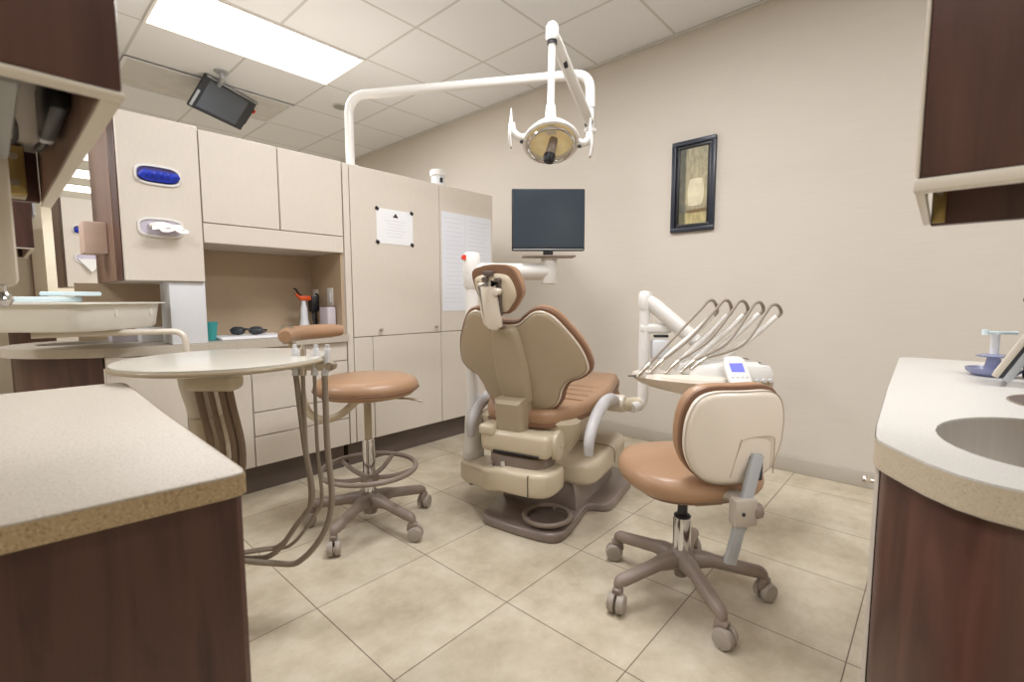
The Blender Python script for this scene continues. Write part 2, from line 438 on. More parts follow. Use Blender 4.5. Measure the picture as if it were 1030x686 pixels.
def dup(root, delta, label, group=None):
    r = root.copy(); COL.objects.link(r); r.location = Vector(root.location) + Vector(delta); r['label'] = label
    if group: r['group'] = group
    for ch in list(root.children):
        c = ch.copy(); COL.objects.link(c); c.parent = r
        for g in list(ch.children):
            d = g.copy(); COL.objects.link(d); d.parent = c
    return r

# ================================================================== ROOM
XW, CE = 3.228, 2.82
XL, YF, YB = -3.2, -3.6, 11.4
b = B(); bx(b, XL, XW, YF, YB, -0.1, 0); struct('floor', b, M['floor'])
b = B(); bx(b, XL, XW, YF, YB, CE, CE + 0.1); struct('ceiling', b, M['ceil'])
b = B(); bx(b, XW, XW + 0.12, YF, YB, 0, CE); struct('wall_right', b, M['wall'])
b = B(); bx(b, XL - 0.12, XL, YF, YB, 0, CE); struct('wall_left', b, M['wallc'])
b = B(); bx(b, XL, XW, YB, YB + 0.12, 0, CE); struct('wall_back', b, M['wallc'])
b = B(); bx(b, XL, XW, YF - 0.12, YF, 0, CE); struct('wall_front', b, M['wallc'])
b = B(); bx(b, XW - 0.012, XW, YF, YB, 0, 0.094, 0.004); struct('baseboard_right', b, M['base'])
b = B(); bx(b, XW - 0.022, XW, YF, YB, CE - 0.012, CE, 0.002); struct('trim_1', b, M['vent'])

# ceiling lights -------------------------------------------------------------
def ceiling_light(x0, y0, label, w=1.2192, d=0.6096, power=0):
    cx, cy = x0 + w / 2, y0 + d / 2
    t = thing('ceiling_light', label, 'ceiling light', (cx, cy, CE - 0.012), 0, 'recessed fluorescent ceiling lights')
    b = B()
    for sx in (-1, 1): bx(b, sx * (w / 2 - 0.008) - 0.008, sx * (w / 2 - 0.008) + 0.008, -d / 2, d / 2, 0, 0.012)
    for sy in (-1, 1): bx(b, -w / 2 + 0.016, w / 2 - 0.016, sy * (d / 2 - 0.008) - 0.008, sy * (d / 2 - 0.008) + 0.008, 0, 0.012)
    part('light_frame', b, M['white'], t)
    b = B(); bx(b, -w / 2 + 0.016, w / 2 - 0.016, -d / 2 + 0.016, d / 2 - 0.016, 0.004, 0.010)
    part('diffuser', b, M['diff'], t)
    if power:
        la = bpy.data.lights.new('ceiling_lamp', 'AREA'); la.shape = 'RECTANGLE'; la.size = w - 0.1; la.size_y = d - 0.1
        la.energy = power; la.color = (0.985, 0.985, 1.0)
        lo = bpy.data.objects.new('ceiling_lamp', la); COL.objects.link(lo); lo.location = (cx, cy, CE - 0.03)
    return t
TT = 0.6096; GX, GY = 0.772, 3.867
PW = 43
ceiling_light(GX, GY - TT, 'large lit ceiling panel above the back cabinets, nearest in view', power=PW)
ceiling_light(GX, GY + 6 * TT, 'lit ceiling panel far behind the cabinets, nearest of the three distant ones', power=PW)
ceiling_light(GX, GY + 8 * TT, 'lit ceiling panel far behind the cabinets, middle of the three distant ones')
ceiling_light(GX, GY + 10 * TT, 'lit ceiling panel far behind the cabinets, farthest of the three distant ones', power=PW)
for (x, y, p) in ((GX, GY - 5 * TT, 1), (GX, GY - 9 * TT, 1), (-1.7, GY - TT * 2, 1), (-1.7, GY - 6 * TT, 1)):
    la = bpy.data.lights.new('ceiling_lamp', 'AREA'); la.shape = 'RECTANGLE'; la.size = 1.15; la.size_y = 0.55
    la.energy = PW * p; la.color = (0.985, 0.985, 1.0)
    lo = bpy.data.objects.new('ceiling_lamp', la); COL.objects.link(lo); lo.location = (x + TT, y + TT / 2, CE - 0.03)
# vent and spotlight
t = thing('ceiling_vent', 'pale grey rectangular return-air grille in the ceiling beyond the lit panel', 'vent', (GX + TT, GY + 1.5 * TT, CE - 0.012))
b = B(); bx(b, -TT, TT, -TT / 2, TT / 2, 0.004, 0.010); part('grille', b, M['vent'], t)
b = B()
for s in (-1, 1):
    bx(b, s * (TT - 0.012) - 0.012, s * (TT - 0.012) + 0.012, -TT / 2, TT / 2, 0, 0.0118)
    bx(b, -TT + 0.024, TT - 0.024, s * (TT / 2 - 0.012) - 0.012, s * (TT / 2 - 0.012) + 0.012, 0, 0.0118)
part('vent_frame', b, M['white2'], t)
t = thing('recessed_spotlight', 'round unlit recessed spotlight in the ceiling beside the lamp pole', 'spotlight', (2.293, 4.197, CE - 0.012))
b = B(); lathe(b, [(0.062, 0.012), (0.075, 0.012), (0.078, 0.006), (0.07, 0.0), (0.06, 0.004), (0.062, 0.012)]); part('trim_ring', b, M['vent'], t)
b = B(); lathe(b, [(0, 0.003), (0.06, 0.003), (0.06, 0.011), (0, 0.011)]); part('lens', b, M['lens'], t)

# ================================================================== BACK CABINET RUN (faces -Y at Y=2.68)
YC, YR = 2.68, 3.42           # front faces, rear faces
GAP = 0.0025
def door(root, x0, x1, z0, z1, y=YC, m='cab', name='door'):
    b = B(); bx(b, x0 + GAP, x1 - GAP, y, y + 0.018, z0 + GAP, z1 - GAP, 0.002, 1)
    return part(name, b, M[m], root, True)
def knob(root, x, z, y=YC, r=0.011, d=(0, -1, 0), m='nickel'):
    b = B(); lathe(b, [(0, 0), (r * 0.75, 0), (r * 0.5, r * 0.5), (r * 0.45, r * 1.1), (r * 0.95, r * 1.6), (r * 1.05, r * 2.1), (r * 0.8, r * 2.6), (0, r * 2.75)], zframe((x, y, z), d), 16)
    return part('knob', b, M[m], root, True)

# tall cabinet
t = thing('tall_cabinet', 'tall cream laminate cabinet with papers taped on its doors', 'cabinet', (2.09, 3.05, 0))
b = B(); bx(b, 1.456, 2.73, YC + 0.02, YR, 0.155, 1.866, 0.002, 1); part('carcass', b, M['cab'], t, True)
door(t, 1.456, 1.500, 0.155, 1.866, name='stile')
d1 = door(t, 1.500, 2.19, 0.818, 1.866); knob(d1, 1.684, 0.858); knob(d1, 2.138, 0.858)
door(t, 2.19, 2.73, 0.818, 1.866)
door(t, 1.500, 1.632, 0.155, 0.818, name='stile')
door(t, 1.632, 2.19, 0.155, 0.818); door(t, 2.19, 2.73, 0.155, 0.818)
b = B(); bx(b, 1.47, 2.71, YC + 0.06, YR - 0.02, 0.0, 0.155); part('toe_kick', b, M['toe'], t, True)

# dispenser cabinet
def slot_rim(b, cx, cz, w, h, y, th=0.012, d=0.010):
    P = super_ellipse(w / 2, h / 2, 3.4, 40); Q = super_ellipse(w / 2 - th, h / 2 - th, 3.2, 40)
    def ring(pts, yy): return [b.verts.new((cx + p[0], yy, cz + p[1])) for p in pts]
    R = [ring(P, y), ring(P, y - d * 0.6), ring([(p[0] * 0.97, p[1] * 0.95) for p in P], y - d), ring([(q[0] * 1.04, q[1] * 1.06) for q in Q], y - d), ring(Q, y - d * 0.5), ring(Q, y)]
    n = 40
    for a, c in zip(R, R[1:]):
        for k in range(n): b.faces.new((a[k], a[(k + 1) % n], c[(k + 1) % n], c[k]))
    bmesh.ops.recalc_face_normals(b, faces=b.faces[:])
t = thing('dispenser_cabinet', 'cream wall cabinet with blue glove slot and tissue slot, dark end panel', 'cabinet', (0.56, 3.05, 1.142), 0, 'dispenser cabinets')
DISP = t
b = B(); bx(b, 0.424, 0.722, YC + 0.018, YR, 1.142, 1.875, 0.002, 1); part('carcass', b, M['cab'], t, True)
b = B(); bx(b, 0.412, 0.722 - GAP, YC, YC + 0.018, 1.142, 1.875, 0.002, 1); part('front_panel', b, M['cab'], t, True)
b = B(); bx(b, 0.408, 0.424, YC + 0.018, YC + 0.16, 1.142, 1.873, 0.001, 1); part('end_strip', b, M['wood'], t, True, label='dark cherry strip')
b = B(); bx(b, 0.406, 0.424, YC + 0.162, YR, 1.142, 1.873, 0.001, 1); part('end_panel', b, M['woodm'], t, True, label='mid brown end panel with painted-in glare')  # lighter brown puts the light reflected off this side into its colour
for z in (1.617, 1.383):
    b = B(); slot_rim(b, 0.555, z, 0.178, 0.092, YC); r_ = part('slot_rim', b, M['white'], t, True)
    b = B(); pad(b, super_ellipse(0.078, 0.036, 3.4, 30), [(0, -0.001), (0, -0.002)], frame((0.555, YC, z), (1, 0, 0), (0, 0, 1), (0, 1, 0)), smooth=False)
    part('slot_recess', b, M['blued'] if z > 1.5 else M['cavity'], r_, True)
def glove_bm():
    b = B()
    for k in range(5):
        x = -0.055 + 0.027 * k
        tube(b, [(x - 0.012, -0.004, -0.016 + 0.004 * (k % 2)), (x + 0.004, -0.012, 0.002), (x + 0.02, -0.004, -0.010 + 0.006 * ((k + 1) % 2))], [0.012, 0.016, 0.012], 10, 5)
    pad(b, super_ellipse(0.072, 0.024, 3, 24), [(0.004, -0.002), (0, -0.005), (0.012, -0.012)], frame((0, 0, -0.006), (1, 0, 0), (0, 0, 1), (0, 1, 0)), smooth=False)
    b.transform(Matrix.Translation((0.555, YC - 0.013, 1.616))); return b
GLOVE = single('gloves', glove_bm(), M['blue'], 'bundle of blue gloves showing in the upper slot of the dispenser cabinet', 'gloves', group='blue gloves in dispenser slots')
def tissue_bm():
    b = B(); n = 12
    for layer, (dz, dy, w) in enumerate(((0.0, -0.075, 0.11), (0.012, -0.055, 0.10))):
        rows = []
        for j in range(6):
            v = j / 5
            rows.append([b.verts.new((0.575 + (i / n - 0.5) * w * (1 + 0.25 * v) + 0.008 * math.sin(i * 1.3 + layer), YC - 0.004 + dy * v, 1.392 + dz - 0.03 * v * v + 0.006 * math.sin(i * 1.1 + layer * 2) * v)) for i in range(n + 1)])
        for a, c in zip(rows, rows[1:]):
            for i in range(n): b.faces.new((a[i], a[i + 1], c[i + 1], c[i]))
    tube(b, [(0.51, YC - 0.008, 1.388), (0.555, YC - 0.016, 1.395), (0.61, YC - 0.008, 1.388)], [0.01, 0.016, 0.01], 10, 5)
    return b
TISS = single('tissue', tissue_bm(), M['tissue'], 'white tissue pulled out of the lower slot of the dispenser cabinet', 'tissue', group='tissues in dispenser slots')
# box fixed beside the end panel
b = B(); bx(b, 0.316, 0.406, 3.0, 3.14, 1.275, 1.425, 0.008); single('towel_box', b, M['pink'], 'small pinkish tan box hung on the dark end of the dispenser cabinet', 'box')

# wall cabinet with two doors, niche
t = thing('wall_cabinet', 'cream two-door wall cabinet above the open counter niche', 'cabinet', (1.09, 3.05, 1.33))
b = B(); bx(b, 0.724, 1.452, YC + 0.018, YR, 1.332, 1.868, 0.002, 1); part('carcass', b, M['cab'], t, True)
door(t, 0.722, 1.087, 1.428, 1.868); door(t, 1.087, 1.453, 1.428, 1.868)
b = B(); bx(b, 0.724, 1.451, YC, YC + 0.018, 1.332, 1.4265, 0.002, 1); part('valance', b, M['cab'], t, True)
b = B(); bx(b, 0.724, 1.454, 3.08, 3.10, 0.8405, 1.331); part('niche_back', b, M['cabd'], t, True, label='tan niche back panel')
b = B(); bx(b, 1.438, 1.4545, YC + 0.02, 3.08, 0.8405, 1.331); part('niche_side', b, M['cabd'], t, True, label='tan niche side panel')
PDISP = t = thing('paper_dispenser', 'white upright panel box standing on the counter below the dispenser cabinet', 'dispenser', (0.64, 2.78, 0.84))
b = B(); bx(b, 0.574, 0.722, YC + 0.02, YC + 0.20, 0.8405, 1.141, 0.003); part('body', b, M['white2'], t, True)
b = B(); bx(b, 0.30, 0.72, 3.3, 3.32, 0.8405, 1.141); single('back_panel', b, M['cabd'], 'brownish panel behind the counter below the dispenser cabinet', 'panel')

# worktop with sink
CURVE = [(0.60, 2.655), (0.42, 2.68), (0.30, 2.73), (0.19, 2.805), (0.10, 2.90), (0.045, 2.99), (0.018, 3.08), (0.02, 3.20), (0.06, 3.31), (0.14, 3.39), (0.26, 3.43)]
TOP = [(1.4545, 3.44), (1.4545, 2.655)] + CURVE + [(0.4, 3.44)]
def holed_slab(b, outer, hole, z0, z1, n_fill=None):
    """slab with one opening: top and bottom bridged by triangulation"""
    for z in (z0, z1):
        ov = [b.verts.new((x, y, z)) for x, y in outer]; hv = [b.verts.new((x, y, z)) for x, y in hole]
        es = [b.edges.new((ov[i], ov[(i + 1) % len(ov)])) for i in range(len(ov))] + [b.edges.new((hv[i], hv[(i + 1) % len(hv)])) for i in range(len(hv))]
        bmesh.ops.triangle_fill(b, use_beauty=True, edges=es)
        if z == z0: ov0, hv0 = ov, hv
    for A0, A1 in ((ov0, ov), (hv0, hv)):
        for i in range(len(A0)): b.faces.new((A0[i], A0[(i + 1) % len(A0)], A1[(i + 1) % len(A1)], A1[i]))
    bmesh.ops.recalc_face_normals(b, faces=b.faces[:])
def ell(cx, cy, a, c, ang=0, n=32):
    return [(cx + a * math.cos(2 * PI * k / n) * math.cos(ang) - c * math.sin(2 * PI * k / n) * math.sin(ang), cy + a * math.cos(2 * PI * k / n) * math.sin(ang) + c * math.sin(2 * PI * k / n) * math.cos(ang)) for k in range(n)]
def basin(name, cx, cy, a, c, z, depth, label, mtl='steel', ang=0):
    t = thing(name, label, 'sink', (cx, cy, z))
    mx = Matrix.Translation((cx, cy, z)) @ rot(ang, 'Z')
    b = B(); lathe(b, [(1.0, -0.002), (1.0, -0.03), (0.96, -depth * 0.7), (0.8, -depth), (0.12, -depth * 1.05), (0, -depth * 1.05)], mx @ Matrix.Diagonal((1, 1, 1, 1)), 32, a - 0.001, c - 0.001)
    part('bowl', b, M[mtl], t, True)
    b = B(); lathe(b, [(0, -depth * 1.04), (0.03, -depth * 1.04), (0.032, -depth * 1.0), (0.024, -depth * 1.0), (0, -depth * 1.02)], mx, 20); part('drain', b, M['chrome'], t, True)
    return t
t = thing('worktop', 'tan speckled worktop with rounded left end along the back cabinets', 'worktop', (0.8, 3.05, 0.80))
BACKTOP = t
b = B(); holed_slab(b, TOP, ell(0.30, 3.17, 0.17, 0.12), 0.80, 0.84); part('slab', b, M['topl'], t, True)
basin('sink', 0.30, 3.17, 0.17, 0.12, 0.84, 0.13, 'steel oval sink set into the rounded end of the back worktop')

# base cabinets
t = thing('base_cabinet', 'cream base cabinet with four drawers under the back worktop', 'cabinet', (0.9, 3.05, 0))
BASE = t
b = B(); bx(b, 0.50, 1.452, YC + 0.02, YR, 0.155, 0.799, 0.002, 1); bx(b, 0.325, 0.50, YC + 0.02, YC + 0.04, 0.155, 0.799); part('carcass', b, M['cab'], t, True)
for z0, z1 in ((0.683, 0.80), (0.452, 0.683), (0.321, 0.452), (0.155, 0.321)): door(t, 0.906, 1.454, z0, z1, name='drawer')
d = door(t, 0.32, 0.613, 0.155, 0.798); knob(d, 0.365, 0.76)
d = door(t, 0.613, 0.906, 0.155, 0.798)
b = B(); bx(b, 0.34, 1.44, YC + 0.06, YR - 0.02, 0.0, 0.155); part('toe_kick', b, M['toe'], t, True)
END = [(0.322, 2.745), (0.22, 2.82), (0.135, 2.91), (0.08, 3.0), (0.055, 3.09), (0.058, 3.2), (0.09, 3.29), (0.16, 3.36), (0.27, 3.40), (0.322, 3.40)]
b = B(); slab(b, END, 0.0, 0.798, 0.002); drop_top(b, 0.798); part('curved_end', b, M['wood'], t, True, label='dark cherry curved end panel')

# neighbouring bay seen past the end of the cabinets
D2 = (0.035, 2.70, 0.02)
dup(DISP, D2, 'farther cream dispenser cabinet seen past the dark end of the near one', 'dispenser cabinets')
g2 = GLOVE.copy(); COL.objects.link(g2); g2.location = Vector(GLOVE.location) + Vector(D2); g2['label'] = 'small patch of blue gloves in the farther dispenser cabinet'
def towel2_bm():
    b = B(); cx, y, z = 0.60, YC + 2.70, 1.36
    vs = [(-0.075, -0.012, 0.035), (0.08, -0.012, 0.04), (0.05, -0.03, -0.02), (0.005, -0.036, -0.075), (-0.04, -0.03, -0.015)]
    f = [b.verts.new((cx + p[0], y + p[1], z + p[2])) for p in vs]; k = [b.verts.new((cx + p[0], y + p[1] + 0.01, z + p[2])) for p in vs]
    b.faces.new(f); b.faces.new(k[::-1])
    for i in range(5): b.faces.new((f[i], k[i], k[(i + 1) % 5], f[(i + 1) % 5]))
    bmesh.ops.recalc_face_normals(b, faces=b.faces[:]); return b
single('tissue', towel2_bm(), M['tissue'], 'pointed white tissue hanging from the farther dispenser cabinet', 'tissue', group='tissues in dispenser slots')
dup(PDISP, D2, 'farther white panel box under the distant dispenser cabinet', 'far bay fittings')
dup(BACKTOP, D2, 'farther tan worktop under the distant dispenser cabinet', 'far bay fittings')
dup(BASE, D2, 'farther cream base cabinet under the distant worktop', 'far bay fittings')
b = B(); bx(b, -0.9, 0.40, 6.55, 6.62, 0, CE - 0.02, 0.004); struct('wall_partition', b, M['wallc'])
b = B(); bx(b, 0.296, 0.308, 6.52, 6.55, 0, CE - 0.3, 0.003); struct('trim_2', b, M['woodm'])

# ------------------------------------------------ small things in the niche and on the tall cabinet
def plate(x, y, z, lab):
    t = thing('switch_plate', lab, 'switch', (x, y, z - 0.058), 0, 'white plates in the counter niche')
    b = B(); bx(b, x - 0.006, x, y - 0.036, y + 0.036, z - 0.06, z + 0.06, 0.003); part('cover', b, M['white'], t, True)
    b = B(); bx(b, x - 0.010, x - 0.0055, y - 0.015, y + 0.015, z - 0.03, z + 0.03, 0.002); part('rocker', b, M['white2'], t, True)
plate(1.4375, 2.835, 1.065, 'white switch plate in the niche, nearer the tall cabinet door')
plate(1.4375, 3.035, 1.06, 'white switch plate deepest in the niche, behind the black bottle')
# spray bottle
t = thing('spray_bottle', 'white spray bottle with orange trigger on the back counter', 'bottle', (1.305, 2.92, 0.84))
b = B(); lathe(b, [(0, 0), (0.034, 0), (0.036, 0.006), (0.036, 0.04), (0.030, 0.05), (0.022, 0.10), (0.02, 0.16), (0.012, 0.19), (0.012, 0.205), (0, 0.205)], None, 20); part('bottle_body', b, M['white2'], t)
b = B(); lathe(b, [(0.0362, 0.006), (0.0368, 0.008), (0.0368, 0.035), (0.0362, 0.038)], None, 20); part('teal_band', b, M['teal'], t)
b = B(); box(b, (0.01, 0, 0.222), (0.07, 0.024, 0.03), 0.008); tube(b, [(-0.02, 0, 0.226), (-0.035, 0, 0.236), (-0.045, 0, 0.25)], [0.011, 0.009, 0.006], 10, 4); part('nozzle', b, M['orange'], t)
b = B(); tube(b, [(-0.012, 0, 0.235), (-0.03, 0, 0.25), (-0.045, 0, 0.275), (-0.06, 0, 0.28)], [0.008, 0.007, 0.006, 0.004], 8, 4); part('trigger', b, M['black'], t)
# black stand
t = thing('curing_gun', 'black handheld device with splayed legs standing between spray bottle and pale box', 'device', (1.382, 2.95, 0.84))
b = B(); box(b, (0, 0, 0.185), (0.055, 0.06, 0.10), 0.012); part('device_body', b, M['black'], t)
b = B(); tube(b, [(-0.01, 0, 0.15), (-0.012, -0.02, 0.08), (-0.016, -0.045, 0.004)], 0.008, 8, 4); part('leg', b, M['black'], t)
b = B(); tube(b, [(0.012, 0, 0.15), (0.018, 0.01, 0.08), (0.022, 0.02, 0.004)], 0.008, 8, 4); part('leg', b, M['black'], t)
b = B(); tube(b, [(0.02, 0.0, 0.21), (0.03, 0.0, 0.235), (0.015, 0.0, 0.25)], 0.008, 8, 4); part('spout', b, M['dark'], t)
t = thing('charger_box', 'pale lilac upright box with rounded top in the corner of the niche', 'box', (1.405, 2.815, 0.84))
b = B(); bx(b, -0.03, 0.028, -0.055, 0.055, 0.0005, 0.17, 0.012); part('housing', b, M['box'], t)
b = B(); bx(b, -0.026, 0.024, -0.05, 0.05, 0.1705, 0.176, 0.002); part('lid', b, M['woodm'], t)
# goggles and tray
b = B(); bx(b, 0.80, 1.14, 2.76, 2.99, 0.8405, 0.856, 0.006); single('instrument_tray', b, M['paper'], 'flat white tray under the black goggles on the back counter', 'tray')
t = thing('goggles', 'black wraparound protective goggles lying on the flat white tray', 'goggles', (0.955, 2.86, 0.8565), -0.62)
for s in (-1, 1):
    b = B(); pad(b, [(s * 0.008, 0.0), (s * 0.02, 0.02), (s * 0.06, 0.024), (s * 0.082, 0.012), (s * 0.078, -0.014), (s * 0.05, -0.022), (s * 0.022, -0.018)], [(0.003, -0.004), (0, -0.002), (0, 0.003), (0.003, 0.005)], frame((0, 0, 0.024), (1, 0, 0), (0, 0.25, 0.97), (0, -0.97, 0.25)))
    lens = part('lens', b, M['dark'], t)
    b = B(); tube(b, [(s * 0.078, -0.002, 0.028), (s * 0.092, 0.03, 0.026), (s * 0.07, 0.085, 0.014), (s * 0.05, 0.10, 0.006)], [0.005, 0.005, 0.004, 0.004], 8, 5); part('temple', b, M['black'], t)
b = B(); tube(b, [(-0.02, -0.002, 0.028), (0, -0.006, 0.034), (0.02, -0.002, 0.028)], 0.006, 8, 4); part('bridge', b, M['black'], t)
t = thing('teal_cup', 'small teal cup beside the white panel on the back counter', 'cup', (0.77, 2.84, 0.84))
b = B(); lathe(b, [(0, 0.0005), (0.026, 0.0005), (0.037, 0.095), (0.034, 0.095), (0.024, 0.006), (0, 0.006)], None, 24); part('cup_wall', b, M['teal'], t)
b = B(); tube(b, [(0.037 * math.cos(a * PI / 12), 0.037 * math.sin(a * PI / 12), 0.096) for a in range(24)], 0.002, 6, 1, True, smooth=False); part('cup_rim', b, M['teal'], t)
# notice and posters
YP = YC - 0.001
def sheet(name, x0, x1, z0, z1, m, label, y=YP, skew=0.0):
    b = B(); pts = [(x0, z0), (x1, z0 + skew), (x1, z1 + skew), (x0, z1)]
    f = [b.verts.new((x, y, z)) for x, z in pts]; k = [b.verts.new((x, y - 0.0015, z)) for x, z in pts]
    b.faces.new(f); b.faces.new(k[::-1])
    for i in range(4): b.faces.new((f[i], k[i], k[(i + 1) % 4], f[(i + 1) % 4]))
    bmesh.ops.recalc_face_normals(b, faces=b.faces[:])
    t = thing(name, label, 'paper', ((x0 + x1) / 2, y, z0)); part('sheet', b, M[m], t, True); return t
def lines(root, x0, x1, zs, h, y, m='ink'):
    b = B()
    for i, z in enumerate(zs):
        ind = 0.012 * ((i * 7) % 3); bx(b, x0 + ind, x1 - ind * 1.3, y - 0.0006, y, z - h / 2, z + h / 2)
    part('print', b, M[m], root, True)
t = sheet('notice', 1.678, 1.956, 1.412, 1.632, 'paper', 'white landscape notice with dark corner clips on the tall cabinet')
for x, z in ((1.684, 1.627), (1.948, 1.627), (1.684, 1.418), (1.948, 1.418)):
    b = B(); box(b, (x, YP - 0.003, z), (0.026, 0.004, 0.022), 0.0015, 1, rot(0.5, 'Y')); part('corner_clip', b, M['black'], t, True)
b = B(); pts = [(1.80, 1.583), (1.842, 1.583), (1.822, 1.612)]
v = [b.verts.new((x, YP - 0.0022, z)) for x, z in pts]; b.faces.new(v); part('emblem', b, M['inkd'], t, True)
lines(t, 1.74, 1.90, [1.56 - 0.02 * k for k in range(6)], 0.0025, YP - 0.0016)
t = sheet('wall_chart', 2.205, 2.43, 0.968, 1.68, 'paperb', 'tall bluish white chart sheet taped on the tall cabinet, left of the pair')
lines(t, 2.225, 2.41, [1.64 - 0.032 * k for k in range(20)], 0.003, YP - 0.0016)
t = sheet('wall_chart', 2.432, 2.705, 1.12, 1.68, 'paperb', 'wide bluish white chart sheet behind the monitor post, right of the pair')
lines(t, 2.455, 2.68, [1.635 - 0.03 * k for k in range(16)], 0.003, YP - 0.0016)
# small white device on top
t = thing('white_canister', 'small white canister standing on top of the tall cabinet', 'canister', (2.305, 2.83, 1.866))
b = B(); lathe(b, [(0, 0.0005), (0.048, 0.0005), (0.05, 0.01), (0.05, 0.095), (0, 0.095)], None, 28); part('can_body', b, M['white2'], t)
b = B(); lathe(b, [(0, 0.096), (0.058, 0.096), (0.061, 0.103), (0.061, 0.13), (0.055, 0.138), (0, 0.14)], None, 28); part('can_lid', b, M['white'], t)
b = B(); box(b, (-0.012, -0.052, 0.06), (0.026, 0.006, 0.034), 0.002); part('can_mark', b, M['dark'], t)

# ================================================================== FRAMED PICTURE
t = thing('framed_picture', 'narrow dark framed painting of a pale vase on the beige wall', 'picture', (XW, 1.28, 1.507))
y0, y1, z0, z1 = 1.135, 1.427, 1.507, 2.108
for nm, (w, d0, d1) in (('frame', (0.03, 0.0, 0.026)), ('inner_frame', (0.022, 0.0, 0.016))):
    b = B(); o = 0 if nm == 'frame' else 0.03
    bx(b, XW - d1, XW - 0.001, y0 + o, y1 - o, z0 + o, z0 + o + w, 0.004); bx(b, XW - d1, XW - 0.001, y0 + o, y1 - o, z1 - o - w, z1 - o, 0.004)
    bx(b, XW - d1, XW - 0.001, y0 + o, y0 + o + w, z0 + o + w * 0.9, z1 - o - w * 0.9, 0.004); bx(b, XW - d1, XW - 0.001, y1 - o - w, y1 - o, z0 + o + w * 0.9, z1 - o - w * 0.9, 0.004)
    part(nm, b, M['navy'] if nm == 'frame' else M['black'], t, True)
b = B(); bx(b, XW - 0.008, XW - 0.002, y0 + 0.05, y1 - 0.05, z0 + 0.05, z1 - 0.05); cv = part('canvas', b, M['paint'], t, True)
vm = frame((XW - 0.0085, 1.262, 1.71), (0, -1, 0), (0, 0, 1), (-1, 0, 0))
b = B(); pad(b, [(-0.046, -0.04), (-0.04, -0.07), (0.03, -0.07), (0.046, -0.04), (0.05, 0.02), (0.042, 0.07), (0.03, 0.09), (-0.03, 0.09), (-0.042, 0.07), (-0.05, 0.02)], [(0, 0), (0, 0.0012)], vm @ Matrix.Translation((0.0, 0.045, 0)) @ Matrix.Scale(1.08, 4)); part('painted_vase', b, M['vase'], cv, True)
b = B(); pad(b, [(-0.055, -0.062), (0.09, -0.055), (0.09, -0.072), (0.0, -0.08), (-0.05, -0.076)], [(0, 0), (0, 0.0008)], vm); part('painted_shadow', b, M['vased'], cv, True)

# ================================================================== CEILING-HUNG SCREEN
t = thing('ceiling_screen', 'small dark television hung under the ceiling above the dispenser cabinet', 'television', (1.33, 4.27, CE))
TL = Vector((1.275, 4.345, 2.787)); ex = Vector((0.85, 0.53, 0)).normalized(); nh = Vector((0.53, -0.85, 0)).normalized(); be = math.radians(40)
ny = (nh * math.cos(be) + Vector((0, 0, -1)) * math.sin(be)); dn = ny.cross(ex); dn = dn if dn.z < 0 else -dn
ctr = TL + ex * 0.27 + dn * 0.14 - ny * 0.02
fm = frame(ctr, ex, dn, ny)
b = B(); box(b, (0, 0, -0.012), (0.56, 0.29, 0.03), 0.008); b.transform(fm); part('casing', b, M['dark'], t, True)
b = B(); box(b, (-0.02, 0.0, 0.0035), (0.42, 0.235, 0.004), 0.001, 1); b.transform(fm); part('display', b, M['screen2'], t, True)
b = B(); box(b, (0, -0.14, 0.0), (0.55, 0.012, 0.03), 0.004); b.transform(fm); part('top_trim', b, M['silver'], t, True)
b = B(); box(b, (-0.272, 0.06, 0.003), (0.022, 0.14, 0.012), 0.004); b.transform(fm); part('side_trim', b, M['silver'], t, True)
b = B(); box(b, (0.285, 0.0, -0.018), (0.02, 0.17, 0.03), 0.008); b.transform(fm); part('hinge_box', b, M['black'], t, True)
b = B(); cyl(b, fm @ Vector((0.29, -0.06, -0.01)), fm @ Vector((0.302, -0.06, -0.01)), 0.02, n=16); part('red_badge', b, M['red'], t, True)
b = B(); cyl(b, (1.33, 4.255, CE - 0.008), (1.33, 4.255, CE - 0.0005), 0.05); tube(b, [(1.33, 4.255, CE - 0.008), (1.345, 4.27, CE - 0.04), fm @ Vector((-0.12, -0.10, -0.025))], 0.018, 12, 4); part('ceiling_mount', b, M['silver'], t, True)

# ================================================================== LAMP ON POLE
t = thing('dental_light', 'white pole lamp reaching from the tall cabinet over the dental chair', 'lamp', (1.575, 2.79, 1.866))
ZA = 2.305
EX, EY = 2.335, 1.527
p0 = Vector((1.575, 2.79, 1.8665)); p1 = Vector((1.575, 2.79, ZA)); p2 = Vector((EX, EY, ZA)); p3 = Vector((EX + 0.03, EY - 0.02, 2.12))
b = B(); cyl(b, p0, p0 + Vector((0, 0, 0.02)), 0.05, bev=0.004); rtube(b, [p0 + Vector((0, 0, 0.015)), p1, p2, (EX + 0.005, EY - 0.002, 2.12)], 0.027, 0.12, 20, seg=8); part('pole', b, M['white'], t, True)
J = Vector((EX + 0.005, EY - 0.002, 2.10)); K = Vector((EX + 0.005, EY - 0.002, 2.00))
b = B(); cyl(b, J + Vector((0, 0, 0.05)), K, 0.022, 0.02, bev=0.004); cyl(b, K + Vector((0, 0, 0.005)), K - Vector((0, 0, 0.015)), 0.036, 0.034, bev=0.004); part('swivel', b, M['white'], t, True)
EL = Vector((1.655, 1.272, 2.165))
b = B(); d_ = (EL - K).normalized()
tube(b, [K + Vector((0, 0, 0.03)) + d_ * 0.0, K + Vector((0, 0, 0.03)) + d_ * 0.1, EL - d_ * 0.06, EL], [0.018, 0.026, 0.026, 0.021], 16, 1, smooth=False, flat=1.1); part('spring_arm', b, M['white'], t, True)
